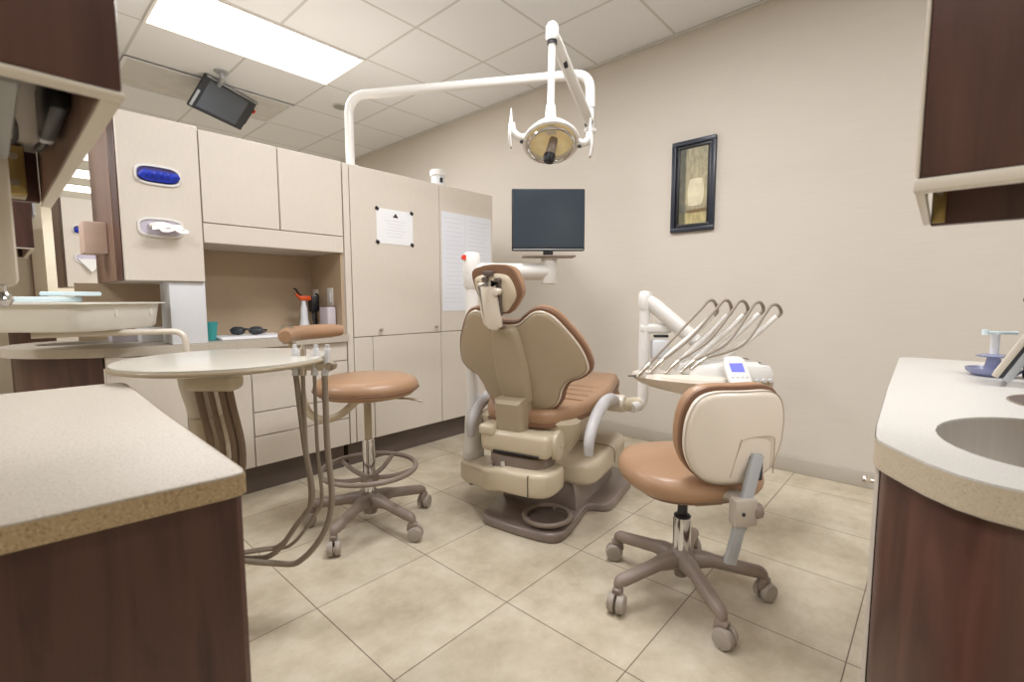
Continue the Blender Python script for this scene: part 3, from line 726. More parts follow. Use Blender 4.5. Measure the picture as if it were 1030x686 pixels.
b = B(); cyl(b, K + Vector((0, 0, 0.03)) + d_ * 0.02 - Vector((0.012, 0.02, 0)), K + Vector((0, 0, 0.03)) + d_ * 0.02 + Vector((0.012, 0.03, 0)), 0.012, n=14); part('pivot_pin', b, M['dark'], t, True)
b = B(); cyl(b, EL - d_ * 0.16 + Vector((0.03, 0.0, -0.025)), EL - d_ * 0.13 + Vector((0.03, 0.0, -0.02)), 0.010, n=12); part('pivot_pin', b, M['dark'], t, True)
b = B(); lathe(b, [(0, 0.036), (0.018, 0.034), (0.027, 0.018), (0.028, -0.025), (0.024, -0.036), (0, -0.036)], Matrix.Translation(EL), 20); part('elbow', b, M['white'], t, True)
b = B(); lathe(b, [(0, -0.036), (0.021, -0.036), (0.021, -0.048), (0, -0.048)], Matrix.Translation(EL), 18); part('elbow_ring', b, M['dark'], t, True)
HC = Vector((1.645, 1.268, 1.725))
b = B(); tube(b, [EL - Vector((0, 0, 0.045)), HC + Vector((0.006, 0.006, 0.14))], [0.0155, 0.0155], 16, 1, smooth=False); part('drop_rod', b, M['white'], t, True)
b = B(); tube(b, [HC + Vector((0.006, 0.006, 0.145)), HC + Vector((0.004, 0.004, 0.09)), HC + Vector((0, 0, 0.03))], [0.020, 0.025, 0.024], 16, 3); part('neck', b, M['white'], t, True)
hn = Vector((-0.741 * 0.46, -0.672 * 0.46, -0.88)).normalized()      # the way the reflector faces
hx = Vector((0.672, -0.741, 0.0)); hx = (hx + Vector((0, 0, -0.20))).normalized()
hm = zframe(HC, hn, hx) @ Matrix.Scale(0.80, 4)
b = B(); lathe(b, [(0, -0.075), (0.06, -0.072), (0.11, -0.045), (0.142, 0.0), (0.15, 0.012), (0.148, 0.026), (0.136, 0.03), (0.128, 0.018), (0.12, 0.004)], hm, 40); part('lamp_shade', b, M['white'], t, True)
b = B(); lathe(b, [(0.124, 0.006), (0.10, -0.026), (0.06, -0.05), (0, -0.06)], hm, 40); part('reflector', b, M['refl'], t, True)
b = B(); tube(b, [hm @ Vector((0.118 * math.cos(a), 0.118 * math.sin(a), 0.04)) for a in [PI * 2 * k / 40 for k in range(40)]], 0.006, 8, 1, True, smooth=False); part('lens_ring', b, M['chrome'], t, True)
bh0 = HC + hn * 0.035 + Vector((0.0, 0.0, 0.035)) + hx * 0.012; bd = (hn * 0.45 + Vector((0, 0, -1)) * 0.75 + hx * -0.28).normalized()
b = B(); cyl(b, bh0, bh0 + bd * 0.072, 0.018, 0.021, bev=0.004); part('bulb_housing', b, M['grey'], t, True)
b = B(); cyl(b, bh0 + bd * 0.072, bh0 + bd * 0.108, 0.026, 0.023, bev=0.007); part('bulb_cap', b, M['black'], t, True)
for s in (-1, 1):
    b = B(); a0 = hm @ Vector((s * 0.135, 0.0, 0.0)); up = Vector((0, 0, 1)); side = hx * s
    tube(b, [a0, a0 + side * 0.03 + up * 0.0, a0 + side * 0.055 + up * 0.02, a0 + side * 0.06 + up * 0.05], [0.018, 0.016, 0.015, 0.016], 12, 4)
    arm = part('handle_arm', b, M['white'], t, True)
    b = B(); c0 = a0 + side * 0.062
    tube(b, [c0 + up * -0.05, c0 + up * 0.0 + side * 0.006, c0 + up * 0.06, c0 + up * 0.11], [0.016, 0.026, 0.022, 0.006], 14, 5, flat=0.35, up=side); part('grip', b, M['white'], arm, True)
    b = B(); cyl(b, a0 + side * 0.012 - Vector((0, 0, 0.02)), a0 + side * 0.012 + Vector((0, 0, -0.012)), 0.013, n=14); part('thumb_screw', b, M['dark'], arm, True)

# ================================================================== DENTAL CHAIR
CA = math.radians(14)
t = thing('dental_chair', 'tan upholstered dental chair with beige back shell seen from behind', 'dental chair', (1.572, 1.42, 0), CA)
CH = t
# base plate
b = B(); pad(b, [(-0.03, 0.15), (-0.062, 0.05), (-0.078, -0.14), (-0.058, -0.235), (0.02, -0.262), (0.18, -0.258), (0.285, -0.255), (0.318, -0.275), (0.335, -0.325), (0.38, -0.358), (0.55, -0.364), (0.74, -0.363), (0.84, -0.335), (0.88, -0.25), (0.89, 0.0), (0.87, 0.2), (0.8, 0.26), (0.42, 0.26), (0.33, 0.19), (0.1, 0.17)], round_prof(0.0, 0.042, 0.012, 3), sub=4); part('base_plate', b, M['greyb'], t)
b = B(); pad(b, [(0.20, -0.20), (0.26, -0.235), (0.7, -0.25), (0.76, -0.2), (0.76, 0.13), (0.7, 0.18), (0.26, 0.17), (0.20, 0.13)], [(0.0, 0.04), (0.01, 0.10), (0.02, 0.16), (0.05, 0.18)], sub=3); part('pedestal', b, M['greyb'], t)
# lift housing
b = B(); dome(b, super_ellipse(0.335, 0.30, 6, 32), 0.150, 0.268, 0.034, 0.006, Matrix.Translation((0.55, -0.015, 0)), sub=1); lh = part('lift_housing', b, M['shell'], t)
b = B(); tube(b, [(0.56, -0.3155, 0.185), (0.56, -0.3155, 0.232), (0.56, -0.305, 0.258), (0.56, -0.28, 0.2685), (0.56, -0.2, 0.271), (0.56, 0.0, 0.2745), (0.56, 0.2, 0.272)], 0.0024, 6, 3); part('seam_line', b, M['toe'], lh)
b = B(); box(b, (0.26, -0.03, 0.30), (0.42, 0.26, 0.10), 0.03, 3, rot(-0.28, 'Y')); part('lift_arm', b, M['shell'], t)
# assistant console wrapped round the back
b = B(); pad(b, [(0.25, 0.36), (0.19, 0.39), (0.12, 0.375), (0.07, 0.30), (0.0, 0.20), (-0.06, 0.12), (-0.085, 0.03), (-0.095, -0.06), (-0.088, -0.15), (-0.05, -0.205), (0.04, -0.22), (0.11, -0.20), (0.13, -0.1), (0.16, 0.15), (0.24, 0.30)], round_prof(0.190, 0.300, 0.022, 3), sub=4, warp=lambda v: Vector((v.x, v.y, v.z - 0.075 * min(1.0, max(0.0, (v.y - 0.02) / 0.30))))); con = part('rear_console', b, M['shell'], t)
b = B(); bx(b, -0.0965, -0.06, -0.122, -0.119, 0.20, 0.292); part('console_seam', b, M['toe'], con)
b = B(); cyl(b, (0.16, 0.33, 0.085), (0.16, 0.33, 0.125), 0.016); part('foot_stud', b, M['dark'], con)
b = B(); pad(b, super_ellipse(0.10, 0.15, 3, 20), round_prof(0.28, 0.345, 0.008, 2), Matrix.Translation((0.06, -0.02, 0))); part('swivel_block', b, M['grey'], t)
b = B(); cyl(b, (-0.045, 0.09, 0.284), (0.04, 0.10, 0.318), 0.012); cyl(b, (-0.045, 0.03, 0.28), (-0.045, 0.03, 0.325), 0.014); part('valve_stub', b, M['chrome'], t)
# yoke under the seat
b = B(); box(b, (0.08, -0.02, 0.405), (0.25, 0.35, 0.105), 0.026, 4); box(b, (0.03, 0.115, 0.455), (0.17, 0.085, 0.05), 0.016, 3); part('yoke', b, M['shell'], t)
b = B(); cyl(b, (0.06, -0.212, 0.40), (0.06, -0.18, 0.40), 0.068, bev=0.012); cyl(b, (0.06, -0.217, 0.40), (0.06, -0.211, 0.40), 0.010); part('yoke_cap', b, M['shell'], t)
b = B(); bx(b, -0.0485, -0.043, -0.15, 0.08, 0.362, 0.368); part('yoke_slot', b, M['dark'], t)
b = B(); pad(b, [(0.1, -0.2), (0.3, -0.22), (0.62, -0.16), (0.72, 0.0), (0.62, 0.16), (0.3, 0.22), (0.1, 0.2)], [(0.03, 0.36), (0.0, 0.42), (-0.02, 0.485), (0, 0.50)]); part('seat_frame', b, M['shell'], t)
# seat cushion: rises to the knees
def seat_warp(v):
    x = v.x; z = v.z + 0.065 * max(0.0, (x - 0.1)) + 0.10 * max(0, x - 0.55) ** 1.0 * 0.5
    z += 0.22 * v.y * v.y
    return Vector((x, v.y, z))
SEAT = [(0.05, -0.14), (0.045, 0.0), (0.05, 0.14), (0.10, 0.195), (0.22, 0.255), (0.36, 0.283), (0.58, 0.285), (0.78, 0.26), (0.86, 0.235), (0.89, 0.15), (0.90, 0.0), (0.89, -0.15), (0.86, -0.235), (0.78, -0.26), (0.58, -0.285), (0.36, -0.283), (0.22, -0.255), (0.10, -0.195)]
b = B(); dome(b, SEAT, 0.468, 0.545, 0.030, 0.010, warp=seat_warp); st = part('seat', b, M['tan'], t)
b = B(); pad(b, SEAT, [(0.012, 0.462), (-0.002, 0.468), (-0.002, 0.478), (0.008, 0.484)], warp=seat_warp); part('piping', b, M['tand'], st)
b = B()
for k in range(4):
    x = 0.26 + 0.085 * k
    tube(b, [seat_warp(Vector((x, -0.24, 0.546))), seat_warp(Vector((x + 0.02, -0.1, 0.555))), seat_warp(Vector((x + 0.02, 0.1, 0.555))), seat_warp(Vector((x, 0.24, 0.546)))], 0.0035, 6, 4)
part('stitch_ribs', b, M['tan'], st)
b = B(); lm = frame((0.885, 0, 0.585), (0.62, 0, -0.785), (0, 1, 0), (0.785, 0, 0.62))
dome(b, [(0.0, -0.2), (0.0, 0.2), (0.12, 0.22), (0.25, 0.19), (0.27, 0.0), (0.25, -0.19), (0.12, -0.22)], -0.03, 0.035, 0.028, 0.008, lm); part('leg_rest', b, M['tan'], t)
b = B(); pad(b, [(0.02, -0.17), (0.02, 0.17), (0.22, 0.16), (0.22, -0.16)], round_prof(-0.075, -0.03, 0.015, 2), lm); part('leg_rest_shell', b, M['shelld'], t)
# back rest: local plane u (patient left), v (up the back), w (rearwards)
TLT = math.radians(20)
vd = Vector((-math.sin(TLT), 0, math.cos(TLT))); wd = Vector((-math.cos(TLT), 0, -math.sin(TLT)))
bmx = frame((0, 0, 0.836), (0, 1, 0), vd, wd)
HALF = [(0.0, 0.128), (0.05, 0.134), (0.085, 0.158), (0.125, 0.184), (0.17, 0.188), (0.222, 0.158), (0.275, 0.085), (0.318, 0.005), (0.340, -0.07), (0.338, -0.118), (0.30, -0.152), (0.245, -0.172), (0.218, -0.21), (0.198, -0.265), (0.155, -0.31), (0.08, -0.328), (0.0, -0.33)]
OUT = HALF + [(-x, y) for x, y in HALF[-2:0:-1]]
OUT_IN = inset_poly(OUT, 0.016)
def shell_warp(v): return Vector((v.x, v.y, v.z - 0.55 * v.x * v.x))
b = B(); dome(b, OUT, -0.008, 0.055, 0.028, 0.02, bmx @ Matrix.Diagonal((1, 1, -1, 1)), sub=4, warp=lambda v: Vector((v.x, v.y, v.z + 0.55 * v.x * v.x))); bk = part('backrest', b, M['tan'], t)
b = B(); pad(b, OUT, [(0.012, -0.028), (0.0, -0.018), (-0.004, -0.006), (0.0, 0.006), (0.012, 0.010)], bmx, sub=4, warp=shell_warp); part('piping', b, M['tand'], bk)
b = B(); dome(b, OUT_IN, 0.010, 0.026, 0.012, 0.006, bmx, sub=4, warp=shell_warp); part('back_shell', b, M['shelld'], t, label='beige moulded back shell')
b = B(); pad(b, OUT, [(0.012, 0.0095), (0.010, 0.012), (0.012, 0.0155), (0.017, 0.0165)], bmx, sub=4, warp=shell_warp); part('shell_edge', b, M['shellw'], t, label='paler shell rim')
# spine
SPI = [(-0.040, 0.118), (0.020, 0.122), (0.062, 0.112), (0.074, 0.08), (0.084, -0.02), (0.088, -0.12), (0.082, -0.20), (0.078, -0.25), (0.06, -0.266), (0.0, -0.268), (-0.05, -0.266), (-0.068, -0.25), (-0.074, -0.20), (-0.080, -0.12), (-0.074, -0.02), (-0.062, 0.08)]
b = B(); dome(b, SPI, 0.005, 0.058, 0.024, 0.006, bmx, sub=4); part('spine_cover', b, M['shelld'], t)
b = B(); lw = frame((-0.03, 0, 0.836), (0, 1, 0), (-0.16, 0, 0.987), (-0.987, 0, -0.16))
pad(b, [(-0.056, -0.235), (0.076, -0.235), (0.080, -0.29), (0.072, -0.455), (-0.050, -0.455), (-0.058, -0.29)], [(0.0, -0.09), (-0.002, 0.04), (0.012, 0.055)], lw, smooth=False); part('spine_foot', b, M['shelld'], t)
# head rest
hc = bmx @ Vector((0.022, 0.278, 0.015)); ht = math.radians(8)
hmx = frame(hc, (0, 1, 0), Vector((-math.sin(ht), 0, math.cos(ht))), Vector((-math.cos(ht), 0, -math.sin(ht))))
HEADO = [(-0.04, -0.098), (0.03, -0.10), (0.07, -0.055), (0.10, 0.02), (0.108, 0.078), (0.075, 0.10), (0.0, 0.108), (-0.075, 0.098), (-0.108, 0.055), (-0.122, -0.01), (-0.092, -0.062), (-0.066, -0.092)]
b = B(); dome(b, HEADO, -0.012, 0.06, 0.03, 0.012, hmx @ Matrix.Diagonal((1, 1, -1, 1)), sub=4); hr = part('headrest', b, M['tan'], t)
b = B(); pad(b, HEADO, [(0.01, -0.006), (-0.003, 0.002), (0.0, 0.012), (0.012, 0.014)], hmx, sub=4); part('piping', b, M['tand'], hr)
b = B(); pad(b, [(x * 0.86 + 0.002, y * 0.80 - 0.014) for x, y in HEADO], [(0.0, 0.008), (0.0, 0.016), (0.008, 0.022), (0.024, 0.024)], hmx, sub=4); part('headrest_shell', b, M['shell'], t)
b = B(); pad(b, [(-0.035, -0.15), (0.045, -0.14), (0.06, 0.02), (0.055, 0.035), (-0.02, 0.035), (-0.022, 0.02)], round_prof(0.02, 0.06, 0.012, 2), hmx, sub=3); hb = part('headrest_bracket', b, M['shellw'], t)
b = B(); box(b, (0.015, 0.075, 0.03), (0.045, 0.02, 0.018), 0.004); box(b, (-0.035, -0.03, 0.034), (0.008, 0.15, 0.018), 0.003); cyl(b, (0.03, 0.05, 0.024), (0.03, 0.05, 0.046), 0.012); cyl(b, (-0.032, 0.045, 0.024), (-0.032, 0.045, 0.05), 0.012); b.transform(hmx); part('adjuster', b, M['toe'], hb)
b = B(); cyl(b, hmx @ Vector((-0.03, 0.0, 0.03)), hmx @ Vector((-0.03, 0.0, 0.066)), 0.016, bev=0.004); part('release_knob', b, M['shellw'], hb)
b = B(); tube(b, [hmx @ Vector((0.012, -0.13, 0.03)), bmx @ Vector((0.01, 0.11, 0.03))], 0.024, 14, 1, smooth=False, flat=0.5); part('headrest_stem', b, M['grey'], t)
# arm rests
for s, nm in ((-1, 'armrest'), (1, 'armrest')):
    y = -0.345 if s < 0 else 0.262
    b = B(); tube(b, [(0.050, y, 0.380), (0.052, y, 0.440), (0.095, y, 0.495), (0.17, y, 0.540), (0.27, y, 0.567), (0.37, y, 0.565), (0.455, y, 0.540)], [0.020, 0.026, 0.028, 0.030, 0.030, 0.030, 0.028], 16, 5, flat=0.9, up=(0, 1, 0)); ar = part(nm, b, M['greyl'], t)
    b = B(); cyl(b, (0.475, y - 0.045, 0.525), (0.475, y + 0.045, 0.525), 0.044, bev=0.01); part('pivot_cap', b, M['shellw'], ar)
    b = B(); cyl(b, (0.475, y * 0.9, 0.52), (0.475, y * 0.55, 0.52), 0.03); part('pivot_shaft', b, M['shelld'], ar)
# delivery side joint
b = B(); rtube(b, [(0.475, -0.36, 0.52), (0.53, -0.42, 0.515), (0.545, -0.45, 0.52)], 0.036, 0.03, 16); part('arm_bracket', b, M['shell'], t)

# foot control
fc = (1.655, 1.285)
t = thing('foot_control', 'round grey hoop foot control resting on the chair base plate', 'foot control', (fc[0], fc[1], 0.043))
b = B(); tube(b, [(0.105 * math.cos(a), 0.105 * math.sin(a), 0.024) for a in [2 * PI * k / 36 for k in range(36)]], 0.011, 10, 1, True, smooth=False); part('hoop', b, M['grey'], t)
b = B(); lathe(b, [(0, 0.001), (0.09, 0.001), (0.092, 0.01), (0.06, 0.022), (0, 0.026)], None, 32); part('foot_disc', b, M['toe'], t)
b = B()
for k in range(3):
    a = k * 2 * PI / 3 + 0.3; cyl(b, (0.085 * math.cos(a), 0.085 * math.sin(a), 0.012), (0.10 * math.cos(a), 0.10 * math.sin(a), 0.022), 0.006, n=10)
part('spoke', b, M['grey'], t)

# ================================================================== MONITOR ON POST
PX, PY = 1.655, 1.775
t = thing('monitor_stand', 'flat grey screen on white post and arm behind the dental chair', 'monitor', (PX, PY, 0.226))
b = B(); lathe(b, [(0, 0.0), (0.052, 0.0), (0.056, 0.01), (0.056, 0.05), (0.05, 0.06), (0.044, 0.20), (0.038, 0.28), (0.033, 0.30), (0.033, 0.94), (0, 0.94)], None, 28); part('post', b, M['white'], t)
b = B(); lathe(b, [(0.033, 0.877), (0.043, 0.897), (0.043, 1.042), (0.036, 1.062), (0, 1.067)], None, 28); part('post_head', b, M['white'], t)
b = B(); cyl(b, (PX - 0.045, PY + 0.012, 1.262), (PX - 0.05, PY - 0.001, 1.262), 0.013, n=14); part('red_button', b, M['red'], t, True)
MA = Vector((1.962, 1.520, 1.195))
b = B(); tube(b, [(PX, PY, 1.195), MA], 0.042, 20, 1, smooth=False); part('arm', b, M['white'], t, True)
b = B(); cyl(b, MA + Vector((0, 0, -0.065)), MA + Vector((0, 0, 0.075)), 0.042, bev=0.008); part('arm_end', b, M['white'], t, True)
mdir = Vector((-0.72, -0.694, 0)).normalized(); mxr = Vector((0.694, -0.72, 0)).normalized()
mm = frame(MA + Vector((0.0, 0.0, 0.25)) + mxr * -0.005, mxr, Vector((0, 0, 1)), -mdir) @ rot(0.03, 'X') if False else frame(MA + Vector((0.0, 0.0, 0.262)) + mxr * -0.006, mxr, Vector((0, 0, 1)), mxr.cross(Vector((0, 0, 1))))
b = B(); cyl(b, MA + Vector((0, 0, 0.07)), MA + Vector((0, 0, 0.088)), 0.03); box(b, (0, -0.168, 0.0), (0.27, 0.012, 0.16), 0.004); b2 = None
bb = B(); box(bb, (0, -0.186, 0.01), (0.27, 0.008, 0.12), 0.003); bb.transform(mm)
b.free(); b = B(); cyl(b, MA + Vector((0, 0, 0.07)), MA + Vector((0, 0, 0.078)), 0.03); merge(b, bb); part('shelf', b, M['grey'], t, True)
b = B(); box(b, (0, 0, 0.0), (0.374, 0.312, 0.032), 0.006); b.transform(mm); sc_ = part('screen_casing', b, M['black'], t, True)
b = B(); box(b, (0, 0.006, 0.0165), (0.362, 0.289, 0.003), 0.0005, 1); b.transform(mm); part('display', b, M['screen'], sc_, True)
b = B(); box(b, (0, -0.149, 0.0165), (0.36, 0.005, 0.004), 0.001, 1); b.transform(mm); part('bezel_strip', b, M['silver'], sc_, True)
b = B(); box(b, (0.0, -0.168, 0.0), (0.05, 0.030, 0.026), 0.003); b.transform(mm); part('screen_foot', b, M['black'], sc_, True)

# ================================================================== DELIVERY UNIT
DX, DY = 2.222, 1.110
t = thing('delivery_unit', 'white swing-arm instrument tray unit with five looped handpiece hoses', 'delivery unit', (DX, DY, 0.5))
b = B(); rtube(b, [(2.145, 1.13, 0.505), (DX, DY, 0.52), (DX, DY, 1.06)], 0.027, 0.10, 18, seg=8); part('post', b, M['white'], t, True)
b = B(); lathe(b, [(0, 0.036), (0.024, 0.032), (0.033, 0.015), (0.034, -0.03), (0.029, -0.06), (0, -0.06)], Matrix.Translation((DX, DY, 1.06)), 20); part('post_cap', b, M['white'], t, True)
F0 = Vector((DX, DY, 1.06)); F1 = Vector((2.345, 0.875, 0.83))
b = B(); d_ = (F1 - F0); tube(b, [F0 + d_ * 0.03, F0 + d_ * 0.18, F1 - d_ * 0.2, F1], [0.030, 0.038, 0.038, 0.030], 18, 1, smooth=False); part('spring_arm', b, M['white'], t, True)
b = B(); cyl(b, F1 + Vector((0, 0, 0.03)), F1 + Vector((0, 0, -0.09)), 0.04, bev=0.006); part('arm_end', b, M['white'], t, True)
e = Vector((0.672, -0.741, 0))
b = B(); box(b, Vector((DX, DY, 0.905)) + e * 0.055, (0.16, 0.055, 0.05), 0.016, 3, rot(math.atan2(-0.741, 0.672), 'Z')); part('cross_bracket', b, M['white'], t, True)
b = B(); box(b, Vector((DX, DY, 0.866)) + e * 0.085, (0.07, 0.03, 0.014), 0.004, 2, rot(math.atan2(-0.741, 0.672), 'Z')); part('clip', b, M['dark'], t, True)
b = B(); box(b, Vector((DX, DY, 0.80)) + e * 0.08, (0.085, 0.05, 0.10), 0.012, 3, rot(math.atan2(-0.741, 0.672), 'Z')); part('side_pod', b, M['white2'], t, True)
# head: local x along e (to the right), y away from viewer, z up
O = Vector((2.082, 0.795, 0.692)); ey = Vector((0.741, 0.672, 0)); hd = frame(O, e, ey, (0, 0, 1))
HD = [(-0.27, 0.03), (-0.22, -0.06), (-0.10, -0.11), (0.02, -0.125), (0.10, -0.11), (0.13, 0.0), (0.10, 0.12), (-0.02, 0.14), (-0.15, 0.12), (-0.24, 0.08)]
def hd_warp(v): return Vector((v.x, v.y, v.z - 0.06 * max(0, 1 - abs(v.x + 0.0) / 0.3) * (1 if v.z < 0.0 else 0.25) - 0.08 * (v.x - 0.0) * 0.15))
b = B(); pad(b, HD, [(0.05, -0.005), (0.015, 0.0), (0.0, 0.02), (0.006, 0.034), (0.03, 0.042)], hd, warp=hd_warp); part('instrument_tray', b, M['shellw'], t, True)
b = B(); pad(b, [(-0.05, -0.06), (0.05, -0.10), (0.29, -0.10), (0.315, -0.05), (0.315, 0.09), (0.28, 0.13), (0.02, 0.13), (-0.05, 0.08)], [(0.03, -0.045), (0.008, -0.035), (0.0, 0.0), (0.0, 0.045), (0.012, 0.072), (0.05, 0.085)], hd @ Matrix.Translation((0.0, 0.03, 0)), sub=4); hh = part('control_head', b, M['white'], t, True)
b = B(); pad(b, [(0.06, -0.108), (0.29, -0.108), (0.322, -0.05), (0.322, 0.05), (0.06, 0.06)], [(0.01, -0.025), (0.0, -0.022), (0.0, 0.006), (0.006, 0.012)], hd @ Matrix.Translation((0.0, 0.03, 0)), sub=4); part('lower_band', b, M['shelld'], hh, True)
b = B()
for k in range(3): cyl(b, hd @ Vector((0.235 + 0.028 * k, -0.082, 0.015)), hd @ Vector((0.235 + 0.028 * k, -0.092, 0.014)), 0.008, n=12)
part('button', b, M['white2'], hh, True)
b = B(); cyl(b, hd @ Vector((-0.02, -0.03, -0.040)), hd @ Vector((-0.02, -0.03, -0.075)), 0.05, 0.03, bev=0.01); tube(b, [hd @ Vector((-0.03, -0.03, -0.055)), hd @ Vector((-0.04, -0.12, -0.060)), hd @ Vector((0.03, -0.14, -0.075))], 0.016, 10, 4); part('brake_handle', b, M['grey'], t, True)
b = B(); tube(b, [hd @ Vector((-0.245, 0.0, 0.02)), hd @ Vector((-0.27, 0.0, 0.022)), hd @ Vector((-0.295, 0.0, 0.022))], [0.014, 0.010, 0.006], 12, 4, flat=0.5); part('tray_handle', b, M['toe'], t, True)
# control pad
pz = Vector((-0.56, -0.50, 0.66)).normalized(); pxx = e.copy(); pyy = pz.cross(pxx).normalized()
pm = frame(hd @ Vector((0.135, -0.115, 0.055)), pxx, pyy, pz)
b = B(); pad(b, super_ellipse(0.048, 0.080, 4, 28), round_prof(-0.014, 0.006, 0.005, 2), pm, smooth=False); cp = part('control_panel', b, M['white'], t, True)
b = B(); box(b, (0.0, 0.02, 0.0075), (0.056, 0.042, 0.003), 0.001, 1); b.transform(pm); part('lit_display', b, M['lcd'], cp, True)
b = B()
for k in range(4): box(b, (-0.03 + 0.02 * k, -0.028, 0.0068), (0.012, 0.008, 0.002), 0.0006, 1)
b.transform(pm); part('keypad', b, M['greyl'], cp, True)
# handpieces and hoses
HA = [(1.870, 0.957, 0.724), (1.909, 0.917, 0.742), (1.953, 0.867, 0.738), (1.999, 0.818, 0.742), (2.032, 0.784, 0.757)]
HP = [(2.149, 0.768, 1.046), (2.193, 0.719, 1.046), (2.240, 0.667, 1.042), (2.287, 0.614, 1.034), (2.334, 0.561, 1.024)]
HK = [(2.199, 0.751, 0.994), (2.242, 0.703, 0.994), (2.292, 0.648, 0.994), (2.339, 0.597, 1.000), (2.392, 0.537, 0.988)]
HR = [(2.030, 0.938, 0.768), (2.082, 0.882, 0.766), (2.118, 0.841, 0.766), (2.151, 0.804, 0.758), (2.189, 0.759, 0.746)]
for k in range(5):
    a, p, q, r = (Vector(x[k]) for x in (HA, HP, HK, HR))
    ax = (p - a).normalized()
    b = B(); cyl(b, a, a + ax * 0.075, 0.0075, 0.0095, bev=0.003); cyl(b, a - ax * 0.010, a + ax * 0.002, 0.006, n=14); hp = part('handpiece', b, M['nickel'], t, True)
    b = B(); hq = a + ax * 0.028 + Vector((0.012, 0.010, -0.018)); box(b, hq, (0.036, 0.036, 0.032), 0.008, 2, rot(-0.83, 'Z')); part('holder', b, M['white'], hp, True)
    sag = Vector((0.008 * k, -0.008 * k, -0.010 * k))
    top = p.lerp(q, 0.42) + e * 0.012 + Vector((0, 0, 0.014))
    b = B()
    tube(b, [a + ax * 0.07, a.lerp(p, 0.5) + sag, a.lerp(p, 0.88) + sag * 0.25, p, top, q + e * 0.002, q.lerp(r, 0.12)], [0.0055, 0.0055, 0.006, 0.0065, 0.007, 0.008, 0.0085], 10, 7); part('hose', b, M['hose'], t, True)
    b = B(); tube(b, [q.lerp(r, 0.06), q.lerp(r, 0.35) + Vector((0, 0, -0.008)), q.lerp(r, 0.7) + Vector((0, 0, -0.008)), r + Vector((0, 0, -0.012))], [0.0105, 0.0135, 0.0145, 0.0135], 12, 6); part('hose_arm', b, M['hosel'], t, True, label='pale support arm of the hose')

# ================================================================== STOOLS
def caster(root, x, y, ang, zt, mwheel, zw=0.034):
    b = B(); cyl(b, (x, y, zt - 0.035), (x, y, zt + 0.005), 0.010, n=14); cs = part('caster_stem', b, M['toe'], root)
    ox, oy = math.cos(ang + 0.6), math.sin(ang + 0.6); px, py = -oy, ox
    b = B()
    for s in (-1, 1):
        cyl(b, (x + ox * 0.012 + px * s * 0.004, y + oy * 0.012 + py * s * 0.004, zw), (x + ox * 0.012 + px * s * 0.028, y + oy * 0.012 + py * s * 0.028, zw), zw, zw * 0.9, 20, bev=0.005)
    part('wheel', b, M[mwheel], cs)
    b = B(); tube(b, [(x - ox * 0.014, y - oy * 0.014, zw + 0.01), (x - ox * 0.004, y - oy * 0.004, zw * 2.1), (x + ox * 0.02, y + oy * 0.02, zw * 2.05)], [0.012, 0.018, 0.014], 10, 4); part('fork', b, M['grey'], cs)
def star_base(root, rad, a0, zh, zt):
    for k in range(5):
        a = a0 + k * 2 * PI / 5; c, s = math.cos(a), math.sin(a)
        b = B(); rtube(b, [(0.02 * c, 0.02 * s, zh), (0.09 * c, 0.09 * s, zh + 0.002), (rad * c, rad * s, zt), (rad * 1.0 * c, rad * 1.0 * s, zt - 0.036)], (0.033, 0.0135), 0.022, 10, 1.0); part('leg', b, M['grey'], root)
        caster(root, rad * c, rad * s, a, zt - 0.03, 'greyw')
M['greyw'] = mat('grey caster tread', (168, 158, 148), 0.45, var=0.03)

# operator chair
A0 = math.radians(12)
t = thing('operator_chair', 'tan swivel chair with cream back shell on the right', 'chair', (1.618, 0.645, 0))
star_base(t, 0.275, A0, 0.125, 0.10)
b = B(); lathe(b, [(0, 0.06), (0.022, 0.06), (0.026, 0.09), (0.048, 0.10), (0.052, 0.13), (0.045, 0.15), (0.03, 0.165), (0, 0.165)]); part('hub', b, M['grey'], t)
b = B(); lathe(b, [(0, 0.15), (0.031, 0.15), (0.031, 0.27), (0.027, 0.28), (0, 0.28)], None, 24); part('gas_column', b, M['chrome'], t)
b = B(); lathe(b, [(0.027, 0.275), (0.03, 0.283), (0.022, 0.29), (0.017, 0.292), (0.017, 0.385), (0, 0.385)], None, 20); part('piston', b, M['dark'], t)
fd = math.radians(51); f = Vector((math.cos(fd), math.sin(fd), 0)); l = Vector((-f.y, f.x, 0))
sm = frame((0.0, -0.01, 0.0), f, l, (0, 0, 1))
SO = [(0.235, 0.06), (0.20, 0.15), (0.10, 0.215), (-0.02, 0.232), (-0.13, 0.205), (-0.20, 0.12), (-0.215, 0.0), (-0.20, -0.12), (-0.13, -0.205), (-0.02, -0.232), (0.10, -0.215), (0.20, -0.15), (0.235, -0.06)]
b = B(); dome(b, SO, 0.415, 0.492, 0.036, 0.016, sm); part('seat', b, M['tan'], t)
b = B(); pad(b, SO, [(0.10, 0.392), (0.05, 0.398), (0.03, 0.416)], sm); part('seat_pan', b, M['tand'], t)
b = B(); box(b, (-0.04, 0, 0.394), (0.22, 0.10, 0.02), 0.008); b.transform(sm); part('seat_plate', b, M['shelld'], t)
bc = Vector((1.487, 0.444, 0.643)) - Vector((1.618, 0.645, 0)); tb = math.radians(6)
bw = -f * math.cos(tb) - Vector((0, 0, 1)) * math.sin(tb) * 0 ; bw = (-f).normalized()
bu = -l; bv = Vector((-f.x * math.sin(tb), -f.y * math.sin(tb), math.cos(tb))); bwn = bu.cross(bv).normalized()
if bwn.dot(-f) < 0: bwn = -bwn
ob = frame(bc, -bwn.cross(bv) if False else bv.cross(bwn).normalized(), bv, bwn)
